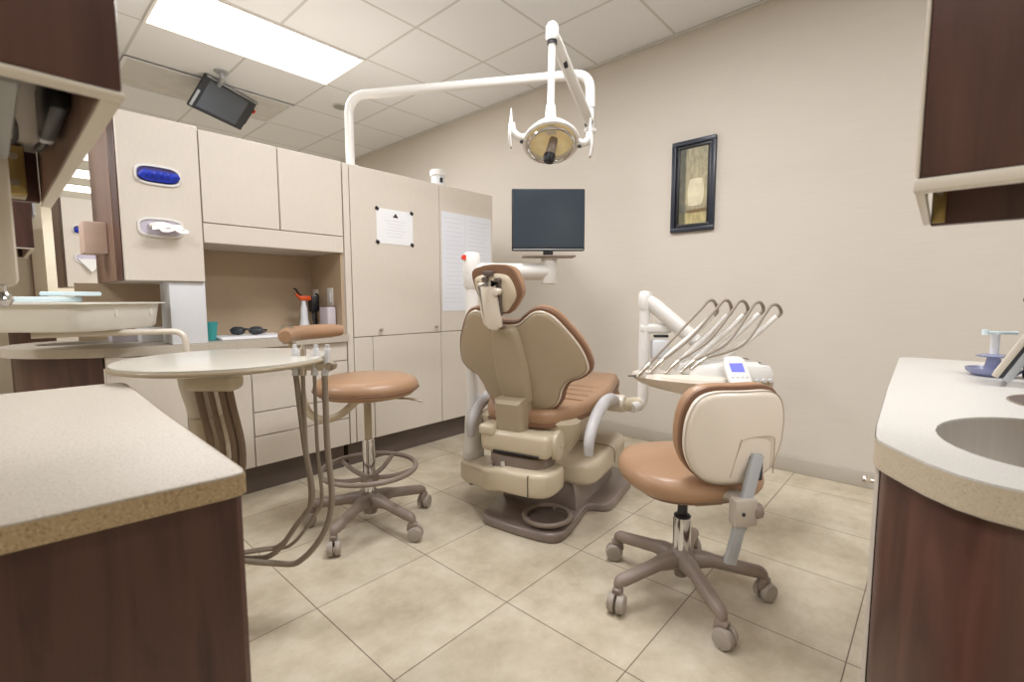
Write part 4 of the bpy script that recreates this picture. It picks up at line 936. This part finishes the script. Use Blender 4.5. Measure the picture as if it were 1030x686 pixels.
BO0 = [(0.0, 0.152), (0.10, 0.15), (0.155, 0.125), (0.182, 0.07), (0.188, 0.0), (0.178, -0.06), (0.145, -0.115), (0.09, -0.148), (0.0, -0.157), (-0.09, -0.148), (-0.145, -0.115), (-0.178, -0.06), (-0.188, 0.0), (-0.182, 0.07), (-0.155, 0.125), (-0.10, 0.15)]
BO = [(x * 0.86, y * 0.95) for x, y in BO0]
wf = lambda k: (lambda v: Vector((v.x, v.y, v.z + k * v.x * v.x)))
b = B(); dome(b, [(x * 1.03, y * 1.04 + 0.004) for x, y in BO], 0.005, 0.064, 0.030, 0.008, ob @ Matrix.Diagonal((1, 1, -1, 1)), warp=wf(0.7)); bk2 = part('backrest', b, M['tan'], t)
b = B(); pad(b, [(x * 1.03, y * 1.04 + 0.004) for x, y in BO], [(0.01, -0.012), (-0.001, -0.008), (0.001, -0.001), (0.012, 0.001)], ob, warp=wf(-0.7)); part('piping', b, M['tand'], bk2)
b = B(); dome(b, BO, 0.001, 0.032, 0.022, 0.008, ob, warp=wf(-0.7)); part('back_shell', b, M['shellw'], t)
b = B(); P_ = [(-0.075, -0.12), (-0.06, -0.02), (-0.045, 0.005), (0.045, 0.005), (0.06, -0.02), (0.075, -0.12)]
sft = -0.055
tube(b, [ob @ Vector((x - sft, y, 0.0405 - 0.7 * (x - sft) ** 2 * 0.9 - (0.008 if y < -0.1 else 0.0))) for x, y in P_], 0.0016, 6, 3); part('shell_groove', b, M['shelld'], t)
# upright bar and bracket
u0 = ob @ Vector((-sft + 0.0, -0.045, 0.043)); u1 = ob @ Vector((-sft - 0.005, -0.37, 0.0)) - f * 0.0
u1 = Vector((u0.x - 0.005, u0.y - 0.008, 0.265)) + l * 0.085
b = B(); ubd = (u1 - u0).normalized(); mxu = zframe((u0 + u1) / 2, ubd, l)
box(b, (0, 0, 0), (0.036, 0.016, (u1 - u0).length), 0.003, 2, None); b.transform(mxu); bar = part('upright_bar', b, M['silver'], t)
b = B(); box(b, ob @ Vector((-sft, -0.09, 0.036)), (0.044, 0.022, 0.08), 0.006, 2, rot(fd - PI / 2, 'Z')); part('bar_slot', b, M['dark'], t)
mid = u0.lerp(u1, 0.52)
b = B(); box(b, mid, (0.075, 0.04, 0.085), 0.010, 2, rot(fd - PI / 2, 'Z')); tube(b, [mid + Vector((0, 0, 0.0)), mid + f * 0.05 + Vector((0, 0, 0.03)), sm @ Vector((-0.10, 0.0, 0.385))], [0.03, 0.026, 0.024], 10, 4, flat=0.6); part('bracket', b, M['brk'], t)
b = B(); cyl(b, mid - l * 0.026, mid - l * 0.055, 0.026, 0.024, 10, bev=0.004); part('tension_knob', b, M['grey'], t)
b = B(); cyl(b, mid - f * 0.018 + l * 0.012, mid - f * 0.022 + l * 0.012, 0.006, n=10); part('screw', b, M['dark'], t)

# assistant stool
SX, SY = 1.14, 1.934
t = thing('assistant_stool', 'tall round tan stool with foot ring beside the round table', 'stool', (SX, SY, 0))
star_base(t, 0.275, math.radians(62.5), 0.125, 0.10)
b = B(); lathe(b, [(0, 0.06), (0.03, 0.06), (0.034, 0.09), (0.05, 0.10), (0.052, 0.135), (0.04, 0.16), (0, 0.165)]); part('hub', b, M['grey'], t)
b = B(); lathe(b, [(0, 0.15), (0.028, 0.15), (0.028, 0.40), (0.023, 0.41), (0, 0.41)], None, 24); part('gas_column', b, M['chrome'], t)
b = B(); lathe(b, [(0.0, 0.40), (0.017, 0.40), (0.017, 0.58), (0.03, 0.59), (0.06, 0.61), (0.08, 0.622), (0, 0.622)], None, 24); part('seat_post', b, M['shelld'], t)
b = B(); tube(b, [(0.212 * math.cos(2 * PI * k / 48), 0.212 * math.sin(2 * PI * k / 48), 0.272) for k in range(48)], 0.0115, 12, 1, True, smooth=False); fr = part('foot_ring', b, M['grey'], t)
b = B(); lathe(b, [(0.028, 0.20), (0.04, 0.20), (0.04, 0.25), (0.028, 0.25)], None, 24)
for k in range(5):
    a = math.radians(26) + k * 2 * PI / 5; tube(b, [(0.035 * math.cos(a), 0.035 * math.sin(a), 0.225), (0.12 * math.cos(a), 0.12 * math.sin(a), 0.236), (0.208 * math.cos(a), 0.208 * math.sin(a), 0.268)], [0.015, 0.013, 0.010], 10, 4, flat=0.7)
part('ring_spokes', b, M['grey'], fr)
b = B(); lathe(b, [(0, 0.618), (0.17, 0.618), (0.205, 0.624), (0.226, 0.642), (0.232, 0.660), (0.228, 0.678), (0.212, 0.694), (0.18, 0.703), (0.10, 0.709), (0, 0.710)], None, 48); sst = part('seat', b, M['tan'], t)
b = B(); tube(b, [(0.2315 * math.cos(2 * PI * k / 48), 0.2315 * math.sin(2 * PI * k / 48), 0.650) for k in range(48)], 0.004, 8, 1, True, smooth=False); part('piping', b, M['tand'], sst)
b = B(); lathe(b, [(0, 0.606), (0.13, 0.606), (0.15, 0.617), (0, 0.617)], None, 32); part('seat_pan', b, M['shell'], t)
b = B(); tube(b, [(0.04, -0.06, 0.605), (0.12, -0.14, 0.60), (0.17, -0.19, 0.588)], [0.007, 0.009, 0.012], 10, 4, flat=0.5); part('height_lever', b, M['shelld'], t)
def pol(r, deg, z): return (r * math.cos(math.radians(deg)), r * math.sin(math.radians(deg)), z)
b = B(); tube(b, [pol(0.04, 150, 0.60), pol(0.12, 142, 0.53), pol(0.20, 137, 0.505), pol(0.268, 135, 0.54), pol(0.295, 135, 0.64), pol(0.315, 136, 0.78), pol(0.328, 137, 0.88)], [0.018, 0.017, 0.017, 0.017, 0.015, 0.014, 0.014], 12, 5); sa = part('support_arm', b, M['shell'], t)
b = B(); tube(b, [pol(0.332, 139, 0.858), pol(0.337, 139, 0.90), pol(0.337, 139, 0.938)], 0.034, 12, 3, flat=0.7); part('arm_clamp', b, M['nickel'], sa)
b = B(); tube(b, [pol(0.33, d_, 0.898) for d_ in (158, 150, 140, 128, 115, 102, 90, 80)], [0.024, 0.033, 0.035, 0.035, 0.035, 0.035, 0.034, 0.026], 16, 4); part('torso_bar', b, M['tan'], t, label='curved tan padded bar')

# ================================================================== ROUND TABLE with assistant hoses
TX, TY, TZ = 0.476, 1.600, 0.88
t = thing('round_table', 'round ivory tabletop on a beige column with hanging hoses', 'table', (TX, TY, 0))
b = B(); lathe(b, [(0, 0.852), (0.25, 0.856), (0.272, 0.864), (0.280, 0.872), (0.279, 0.879), (0.272, 0.880), (0, 0.880)], None, 64); tt = part('tabletop', b, M['ttop'], t)
b = B(); tube(b, [(0.2785 * math.cos(2 * PI * k / 64), 0.2785 * math.sin(2 * PI * k / 64), 0.868) for k in range(64)], 0.0055, 8, 1, True, smooth=False); part('table_rim', b, M['shelld'], tt)
e2 = Vector((0.672, -0.741, 0)); cs = e2 * -0.065; CO = Matrix.Translation(cs)
b = B(); lathe(b, [(0, 0.0), (0.075, 0.0), (0.072, 0.018), (0.052, 0.02), (0.048, 0.60), (0.054, 0.62), (0.054, 0.70), (0, 0.70)], CO, 24); part('column', b, M['shell'], t)
b = B(); tube(b, [cs + Vector((0, 0, 0.853)) - e2 * 0.03, cs + Vector((0, 0, 0.80)) - e2 * 0.03, cs + Vector((0, 0, 0.74)) - e2 * 0.018, cs + Vector((0, 0, 0.66))], [0.055, 0.05, 0.046, 0.045], 16, 5); part('swing_bracket', b, M['shellw'], t)
b = B(); box(b, cs + Vector((-0.03, -0.03, 0.815)) + e2 * 0.045, (0.15, 0.075, 0.058), 0.022, 4, rot(math.atan2(-0.741, 0.672), 'Z')); mb = part('manifold', b, M['shell'], t)
b = B(); box(b, cs + Vector((-0.0, -0.0, 0.846)) + e2 * 0.05, (0.20, 0.10, 0.018), 0.006, 2, rot(math.atan2(-0.741, 0.672), 'Z')); part('mount_plate', b, M['shell'], t)
nv = Vector((-0.741, -0.672, 0))
for k, (o0, rr) in enumerate(((-0.035, 0.010), (0.0, 0.008), (0.035, 0.011), (0.058, 0.009))):
    b = B(); s0 = cs + Vector((-0.02, -0.02, 0.792)) + e2 * (o0 + 0.035) + nv * 0.02
    tube(b, [s0, s0 + Vector((0, 0, -0.05)) + e2 * 0.008, s0 + Vector((0, 0, -0.2)) + e2 * (0.03), s0 + Vector((0, 0, -0.36)) + e2 * 0.0, s0 + Vector((0, 0, -0.48)) - e2 * 0.06], rr, 10, 5); part('feed_hose', b, M['hosed'], t)
# instrument holders at right rim
hb0 = Vector((0.668, 1.452, 0.848)) - Vector((TX, TY, 0))
b = B(); tube(b, [hb0 - e2 * 0.07, hb0 + e2 * 0.0, hb0 + e2 * 0.055], [0.014, 0.016, 0.018], 12, 3); part('holder_bar', b, M['shell'], t)
SP = [(-0.050, 0.0085, 'hose'), (-0.028, 0.0065, 'hose'), (0.008, 0.0055, 'hose'), (0.040, 0.0095, 'hose')]
for k, (o0, rr, mm_) in enumerate(SP):
    s0 = hb0 + e2 * o0 + nv * 0.006
    tip = s0 + Vector((0, 0, 0.055)) + e2 * (0.004 * k)
    b = B(); cyl(b, s0 + Vector((0, 0, -0.03)), tip, 0.011, 0.009, bev=0.002); cyl(b, tip, tip + Vector((0, 0, 0.012)), 0.006, n=12); part('suction_tip', b, M['white2'] if k != 1 else M['nickel'], t)
    low = 0.20 + (0.05 if k in (1, 2) else (0.02 if k == 0 else 0.0))
    end = cs + Vector((0.0, -0.05, 0.30)) + e2 * (0.012 * k - 0.04) - nv * 0.0
    wob = e2 * (0.035 if k == 0 else 0.0)
    q1 = s0 + Vector((0, 0, -0.03))
    pts = [q1, s0 + Vector((0, 0, -0.25)) + wob * 0.5, Vector((s0.x, s0.y, 0.42)) + wob * 0.8 + e2 * 0.008, Vector((s0.x, s0.y, low + 0.11)) - e2 * 0.02, Vector((s0.x, s0.y, low + 0.02)) - e2 * 0.09, Vector((s0.x, s0.y, low)) - e2 * 0.16, end - Vector((0, 0, 0.02)) - e2 * 0.02, end + Vector((0, 0, 0.12)) - e2 * 0.02, end + Vector((0, 0, 0.28)) - e2 * 0.01]
    b = B(); tube(b, pts, rr, 10, 7); part('suction_hose', b, M[mm_], t)
b = B(); cyl(b, hb0 + e2 * 0.062 - nv * 0.01, hb0 + e2 * 0.062 + nv * 0.022, 0.014, bev=0.003); part('end_cap', b, M['nickel'], t)

# ================================================================== TRAY TUB on its arm
t = thing('tub_stand', 'bent cream tube stand carrying the plastic tub behind the left counter', 'stand', (0.575, 2.44, 0))
b = B(); rtube(b, [(0.10, 2.61, 0.917), (0.27, 2.60, 0.917), (0.565, 2.435, 0.918), (0.575, 2.43, 0.02)], 0.013, 0.05, 14); part('bent_tube', b, M['shellw'], t, True)
b = B(); cyl(b, (0.575, 2.43, 0.0), (0.575, 2.43, 0.02), 0.12, 0.11, bev=0.005); part('foot_plate', b, M['shell'], t, True)
A_ = Vector((0.225, 2.355, 0)); ua = Vector((0.731, 0.682, 0)); ub = Vector((-0.682, 0.731, 0))
tc_ = A_ + ua * 0.24 + ub * 0.27
t = thing('plastic_tub', 'shallow cream plastic tub with flanged rim on the tube stand', 'tub', (tc_.x, tc_.y, 0.932), math.atan2(0.682, 0.731))
P1 = super_ellipse(0.215, 0.245, 7, 48); 
def ringp(b, s, z): return [b.verts.new((x * s[0], y * s[1], z)) for x, y in P1]
b = B(); R_ = [ringp(b, (0.96, 0.96), 0.0), ringp(b, (1.0, 1.0), 0.012), ringp(b, (1.05, 1.05), 0.105), ringp(b, (1.15, 1.13), 0.106), ringp(b, (1.15, 1.13), 0.112), ringp(b, (1.04, 1.04), 0.112), ringp(b, (0.98, 0.98), 0.012)]
for a, c in zip(R_, R_[1:]):
    for k in range(48): b.faces.new((a[k], a[(k + 1) % 48], c[(k + 1) % 48], c[k]))
b.faces.new(R_[0][::-1]); b.faces.new(R_[-1]); bmesh.ops.recalc_face_normals(b, faces=b.faces[:]); part('tub_body', b, M['tray'], t)
b = B()
for x in (-0.06, 0.13): box(b, (x, -0.252, 0.07), (0.012, 0.008, 0.034), 0.003)
part('tab', b, M['tray'], t)
for k, (ox, oy, w, d_, h, an, lab) in enumerate(((-0.03, 0.05, 0.20, 0.14, 0.022, 0.2, 'lower pale blue folded paper pack in the plastic tub'), (0.05, 0.02, 0.16, 0.12, 0.018, -0.25, 'upper pale blue folded paper pack on top of the lower one'))):
    wp = tc_ + ua * ox + ub * oy
    b = B(); box(b, (0, 0, 0), (w, d_, h), 0.006, 2); b.transform(Matrix.Translation((wp.x, wp.y, 1.0445 + 0.012 + 0.024 * k)) @ rot(0.75 + an, 'Z'))
    single('paper_pack', b, M['paleblue'], lab, 'paper', group='pale blue paper packs')
b = B(); wp = tc_; box(b, (0, 0, 0), (0.33, 0.36, 0.095), 0.01, 2); b.transform(Matrix.Translation((wp.x, wp.y, 0.993)) @ rot(0.75, 'Z')); single('towel_stack', b, M['tissue'], 'white towel stack filling the plastic tub', 'towels')
# things on the worktop by the sink
b = B(); bx(b, 0.40, 0.50, 3.05, 3.18, 0.8405, 0.90, 0.004); single('patterned_box', b, M['box'], 'low lilac box on the back worktop under the tub', 'box')
b = B(); bx(b, 0.50, 0.62, 2.95, 3.10, 0.8405, 0.91, 0.004); single('white_carton', b, M['white2'], 'low white carton on the back worktop behind the tub stand', 'box')
b = B(); lathe(b, [(0, 0), (0.02, 0), (0.024, 0.12), (0.02, 0.125), (0, 0.125)], Matrix.Translation((0.56, 3.2, 0.8405)), 16); single('teal_bottle', b, M['teal'], 'teal bottle in the shade under the dispenser cabinet', 'bottle')

# ================================================================== LEFT FOREGROUND COUNTER
LT = [(-1.4, 0.80), (-0.6, 0.715), (-0.2, 0.674), (0.0, 0.656), (0.12, 0.643), (0.180, 0.636), (0.195, 0.637), (0.203, 0.643), (0.206, 0.656), (0.212, 1.10), (0.225, 1.55), (0.222, 1.572), (0.205, 1.584), (-0.3, 1.60), (-1.4, 1.62)]
t = thing('island_worktop', 'tan speckled counter top with rounded corner in the left foreground', 'worktop', (-0.4, 1.1, 0.80))
b = B(); slab(b, LT, 0.81, 0.84, 0.004); part('slab', b, M['topl'], t, True)
b = B(); LE = inset_poly(LT, -0.0012); pad(b, LE, [(0.0, 0.8112), (0.0, 0.8372)], smooth=False)
bmesh.ops.delete(b, geom=[f_ for f_ in b.faces if len(f_.verts) > 4], context='FACES'); part('edge_band', b, M['edge'], t, True, label='darker tan counter edge')
t = thing('island_cabinet', 'dark cherry cabinet under the left foreground counter', 'cabinet', (-0.4, 1.1, 0))
LB = [(-1.38, 0.83), (-0.6, 0.745), (-0.2, 0.700), (0.0, 0.676), (0.15, 0.660), (0.196, 0.655), (0.204, 0.662), (0.210, 1.10), (0.2150, 1.55), (-0.3, 1.575), (-1.38, 1.59)]
b = B(); slab(b, LB, 0.0, 0.809, 0.003); part('body', b, M['wood'], t, True)
b = B(); bx(b, 0.2155, 0.2195, 1.2, 1.54, 0.12, 0.78, 0.002); part('side_door', b, M['cab'], t, True)

# ================================================================== LEFT OVERHEAD CABINET (open underneath)
ZO = 1.24
def overhead(label, loc, full=True):
    t = thing('overhead_cabinet', label, 'cabinet', loc, 0, 'dark overhead cabinets on the left')
    def P(nm, m, *a, bev=0.003):
        b = B(); bx(b, *a, bev); return part(nm, b, M[m], t)
    # local: x from -0.9..0 (right edge at 0), y 0..0.75, z from 0 (bottom) up
    P('front_panel', 'wood', -0.9, 0.0, 0.0, 0.02, 0.0005, 0.70)
    P('bottom_rail', 'rim', -0.9, 0.002, -0.001, 0.018, -0.005, 0.0, bev=0.0015)
    P('side_rail', 'rim', -0.013, 0.002, 0.0185, 0.75, -0.005, 0.0, bev=0.0015)
    P('side_panel', 'rim', -0.011, 0.0, 0.0205, 0.73, 0.0005, 0.70)
    P('rear_panel', 'wood', -0.9, -0.0135, 0.731, 0.75, 0.0, 0.70)
    P('inner_side', 'woodm', -0.0135, -0.0112, 0.023, 0.73, 0.0005, 0.10)
    P('inner_bottom', 'cab', -0.9, -0.014, 0.0205, 0.73, 0.09, 0.108)
    return t
OV = overhead('near dark cherry overhead cabinet, underside open, at upper left', (0.093, 0.555, ZO))
b = B(); bx(b, 0.0045, 0.016, 0.02, 0.50, 0.16, 0.70, 0.002); part('side_door', b, M['white2'], OV)
b = B(); bx(b, -0.062, -0.034, 0.66, 0.72, 0.0, 0.085, 0.002); hg = part('hinge_plate', b, M['brass'], OV)
b = B(); cyl(b, (-0.048, 0.655, 0.02), (-0.048, 0.66, 0.02), 0.006, n=10); cyl(b, (-0.048, 0.655, 0.065), (-0.048, 0.66, 0.065), 0.006, n=10); part('screw', b, M['nickel'], hg)
dup(OV, (0.07, 2.66, 0.06), 'dark overhead cabinet in the next bay, smaller beyond the near one', 'dark overhead cabinets on the left')
dup(OV, (0.06, 4.9, 0.055), 'third dark overhead cabinet, farther off beyond the second', 'dark overhead cabinets on the left')
# gear under it
ux, uy = 0.093, 0.555
b = B(); bx(b, -0.5, 0.030, 0.585, 0.90, 1.234, 1.3298, 0.006); single('light_fixture', b, M['greyp'], 'grey fixture tucked under the near overhead cabinet', 'fixture')
t = thing('power_adapter', 'black power adapter with grey end hung under the overhead cabinet', 'adapter', (0.075, 0.86, 1.328))
b = B(); bx(b, 0.058, 0.076, 0.74, 0.90, 1.266, 1.3298, 0.006); b.transform(Matrix.Identity(4)); part('adapter_body', b, M['black'], t, True)
b = B(); bx(b, 0.059, 0.075, 0.901, 0.925, 1.268, 1.326, 0.004); part('adapter_end', b, M['greyl'], t, True)
b = B(); tube(b, [(0.066, 0.925, 1.29), (0.070, 0.98, 1.284), (0.068, 1.05, 1.29), (0.072, 1.15, 1.31)], [0.005, 0.005, 0.006, 0.004], 8, 5); part('adapter_cord', b, M['black'], t, True)
b = B(); tube(b, [(0.040, 0.70, 1.318), (0.042, 0.76, 1.315), (0.037, 0.84, 1.315), (0.036, 0.95, 1.312), (0.044, 1.05, 1.315), (0.045, 1.16, 1.318), (0.02, 1.2, 1.32)], 0.0035, 8, 5); single('cable_loop', b, M['dark'], 'dark grey cable looping under the near overhead cabinet', 'cable')
t = thing('hanging_dispenser', 'pale flat dispenser box hung below the overhead cabinet at left edge', 'dispenser', (-0.1, 0.96, 1.07))
b = B(); bx(b, -0.24, 0.029, 0.905, 1.02, 1.074, 1.262, 0.008); part('housing', b, M['rim'], t, True)
b = B(); lathe(b, [(0, 0.0), (0.006, 0.0), (0.005, -0.008), (0.010, -0.014), (0.011, -0.020), (0.007, -0.027), (0, -0.028)], Matrix.Translation((0.012, 0.915, 1.0745)), 16); part('pull_knob', b, M['chrome'], t, True)

# ================================================================== RIGHT FOREGROUND UNIT
RT = [(2.215, 0.103), (2.202, 0.1035), (1.445, 0.085), (1.0, 0.070), (0.93, 0.0655), (0.90, 0.060), (0.880, 0.049), (0.848, 0.027), (0.813, 0.002), (0.785, -0.027), (0.771, -0.055), (0.766, -0.085), (0.765, -0.15), (0.78, -0.24), (0.83, -0.33), (0.92, -0.40), (1.1, -0.46), (2.2, -0.56), (2.245, -0.53), (2.25, 0.06), (2.24, 0.09)]
HOLE = ell(1.05, -0.13, 0.185, 0.125, -0.12)
t = thing('sink_worktop', 'pale speckled worktop with curved end in the right foreground', 'worktop', (1.4, -0.2, 0.80))
b = B(); holed_slab(b, RT, HOLE, 0.795, 0.84); part('slab', b, M['topw'], t, True)
b = B(); LE = inset_poly(RT, -0.0012); pad(b, LE, [(0.0, 0.7965), (0.0, 0.837)], smooth=False)
bmesh.ops.delete(b, geom=[f_ for f_ in b.faces if len(f_.verts) > 4], context='FACES'); part('edge_band', b, M['redge'], t, True, label='beige counter edge')
basin('oval_sink', 1.05, -0.13, 0.185, 0.125, 0.838, 0.14, 'steel oval sink in the pale right worktop', ang=-0.12)
t = thing('waste_chute', 'narrow dark slot opening in the right worktop behind the sink', 'chute', (1.45, -0.165, 0.838))
b = B(); lathe(b, [(0.085, 0.0022), (0.089, 0.004), (0.094, 0.0022)], Matrix.Translation((1.45, -0.165, 0.838)), 32, 1.0, 0.55); part('chute_ring', b, M['nickel'], t, True)
b = B(); lathe(b, [(0, 0.0028), (0.086, 0.0028), (0.086, 0.0022), (0, 0.0022)], Matrix.Translation((1.45, -0.165, 0.838)), 32, 1.0, 0.55); part('chute_hole', b, M['toe'], t, True)
t = thing('sink_cabinet', 'dark cherry cabinet with curved end under the right sink', 'cabinet', (1.4, -0.2, 0))
RB = [(0.930, 0.0565), (0.898, 0.045), (0.862, 0.020), (0.828, -0.005), (0.800, -0.035), (0.786, -0.062), (0.780, -0.09), (0.780, -0.15), (0.795, -0.235), (0.84, -0.32), (0.93, -0.385), (1.1, -0.44), (2.18, -0.52), (2.18, 0.085), (0.95, 0.057)]
b = B(); slab(b, RB, 0.0, 0.794, 0.002); drop_top(b, 0.794); part('body', b, M['wood'], t, True)
def rdoor(x0, x1):
    m_ = (0.0178)
    b = B(); pts = [(x0, 0.0585 + (x0 - 0.93) * 0.0235), (x1, 0.0585 + (x1 - 0.93) * 0.0235), (x1, 0.0640 + (x1 - 0.93) * 0.0235), (x0, 0.0640 + (x0 - 0.93) * 0.0235)]
    slab(b, pts, 0.12, 0.79, 0.001); return part('door', b, M['cab'], t, True)
d1 = rdoor(0.935, 1.53); knob(d1, 1.0, 0.742, 0.0657, 0.0072, (0, 1, 0), 'nickel')
d2 = rdoor(1.534, 2.17); knob(d2, 2.09, 0.745, 0.0913, 0.0085, (0, 1, 0), 'nickel')
# upper cabinet on the right
t = thing('right_overhead_cabinet', 'dark cherry overhead cabinet at upper right with cream rim', 'cabinet', (0.72, -0.3, 1.19))
ZR = 1.187
def RP(nm, m, *a, bev=0.002):
    b = B(); bx(b, *a, bev); return part(nm, b, M[m], t, True)
RP('end_panel', 'wood', 0.70, 0.718, -0.62, 0.026, ZR + 0.0005, 1.90)
RP('front_edge', 'rim', 0.701, 1.02, 0.0265, 0.0305, ZR, 1.90)
RP('bottom_rail', 'rim', 0.699, 0.720, -0.62, 0.0315, ZR - 0.014, ZR)
RP('side_rail', 'rim', 0.7205, 1.031, 0.0215, 0.0305, ZR - 0.014, ZR - 0.0005)
RP('far_panel', 'wood', 1.013, 1.031, -0.62, 0.021, ZR - 0.017, 1.90)
RP('inner_bottom', 'wood', 0.7185, 1.0125, -0.62, 0.021, ZR + 0.05, ZR + 0.07)
b = B(); bx(b, 1.006, 1.0125, 0.004, 0.0195, ZR - 0.014, ZR + 0.045, 0.001); hg = part('hinge_plate', b, M['brass'], t, True)
b = B(); cyl(b, (1.0, 0.012, ZR + 0.03), (1.006, 0.012, ZR + 0.03), 0.004, n=10); part('screw', b, M['nickel'], hg, True)
# holder and stands on the right worktop
t = thing('brochure_stand', 'tilted silver and cream display stand at the right end of the worktop', 'stand', (1.70, -0.19, 0.84))
vx = Vector((0.995, -0.10, 0)).normalized(); ax = Vector((-0.10, -0.995, 0)).normalized(); yt = (ax * 0.42 + Vector((0, 0, 0.9))).normalized()
tl_ = frame((1.70, -0.138, 0.850), vx, yt, vx.cross(yt))
b = B(); bx(b, -0.06, 0.06, 0.0, 0.26, -0.016, 0.0, 0.003); b.transform(tl_); part('front_plate', b, M['silver'], t, True)
b = B(); bx(b, -0.058, 0.058, 0.004, 0.25, -0.022, -0.0165, 0.001); b.transform(tl_); part('liner', b, M['dark'], t, True)
b = B(); bx(b, -0.06, 0.06, 0.0, 0.22, -0.036, -0.0225, 0.003); b.transform(tl_); part('back_plate', b, M['rim'], t, True)
def pedestal(x, y, z, lab):
    t = thing('cup_holder', lab, 'holder', (x, y, z), 0, 'small lavender stands')
    b = B(); lathe(b, [(0, 0.0005), (0.036, 0.0005), (0.038, 0.004), (0.012, 0.009), (0, 0.010)], None, 28); part('base', b, M['lav'], t)
    b = B(); lathe(b, [(0, 0.009), (0.0095, 0.009), (0.0095, 0.062), (0.011, 0.064), (0, 0.066)], None, 18); part('stem', b, M['white2'], t)
    b = B(); tube(b, [(-0.02, 0.022, 0.068), (0.0, 0.0, 0.067), (0.04, -0.044, 0.066)], 0.0045, 8, 3); cyl(b, (-0.02, 0.022, 0.061), (-0.02, 0.022, 0.076), 0.007, n=12); part('cross_arm', b, M['paleblue'], t)
pedestal(1.86, -0.115, 0.893, 'lavender pedestal with white stem beside the display stand')
t = thing('lavender_dish', 'shallow lavender dish under the pedestal on the right worktop', 'dish', (1.86, -0.115, 0.84))
b = B(); lathe(b, [(0, 0.0005), (0.04, 0.0005), (0.055, 0.012), (0.058, 0.022), (0.054, 0.022), (0.045, 0.010), (0.02, 0.012), (0.014, 0.05), (0, 0.0525)], None, 32); part('dish_body', b, M['lav'], t)
t = thing('blue_bottle', 'dark teal and navy bottle leaning at the right edge', 'bottle', (1.85, -0.20, 0.84))
b = B(); cyl(b, (1.85, -0.20, 0.841), (1.85, -0.20, 1.00), 0.03, 0.026, bev=0.006); part('bottle_body', b, M['navy'], t, True)
b = B(); cyl(b, (1.85, -0.20, 1.0), (1.85, -0.20, 1.055), 0.018, 0.016); part('cap', b, M['teal'], t, True)
b = B(); tube(b, [(1.85, -0.20, 1.048), (1.835, -0.180, 1.052), (1.82, -0.162, 1.05)], 0.008, 8, 3); part('spout', b, M['toe'], t, True)

# ================================================================== CAMERA, WORLD, VIEW
yaw, pitch, roll = 0.834, -0.0889, -0.0018
cy_, sy_ = math.cos(yaw), math.sin(yaw)
wv = Vector((sy_ * math.cos(pitch), cy_ * math.cos(pitch), math.sin(pitch)))
rv = Vector((cy_, -sy_, 0)); uv = rv.cross(wv)
r2 = rv * math.cos(roll) + uv * math.sin(roll); u2 = -rv * math.sin(roll) + uv * math.cos(roll)
cam = bpy.data.cameras.new('camera'); co = bpy.data.objects.new('camera', cam); COL.objects.link(co)
cam.sensor_width = 36.0; cam.sensor_fit = 'HORIZONTAL'; cam.lens = 475.49 / 1030 * 36.0
cam.clip_start = 0.02; cam.clip_end = 60
co.matrix_world = frame((0, 0, 1.0555), r2, u2, -wv)
cam.dof.use_dof = True; cam.dof.focus_distance = 2.2; cam.dof.aperture_fstop = 5.0
SC.camera = co
w = bpy.data.worlds.new('world'); w.use_nodes = True; SC.world = w
w.node_tree.nodes['Background'].inputs[0].default_value = (1, 0.97, 0.93, 1); w.node_tree.nodes['Background'].inputs[1].default_value = 0.3
SC.view_settings.view_transform = 'Standard'; SC.view_settings.look = 'None'
SC.view_settings.exposure = 0.0; SC.view_settings.gamma = 1.0
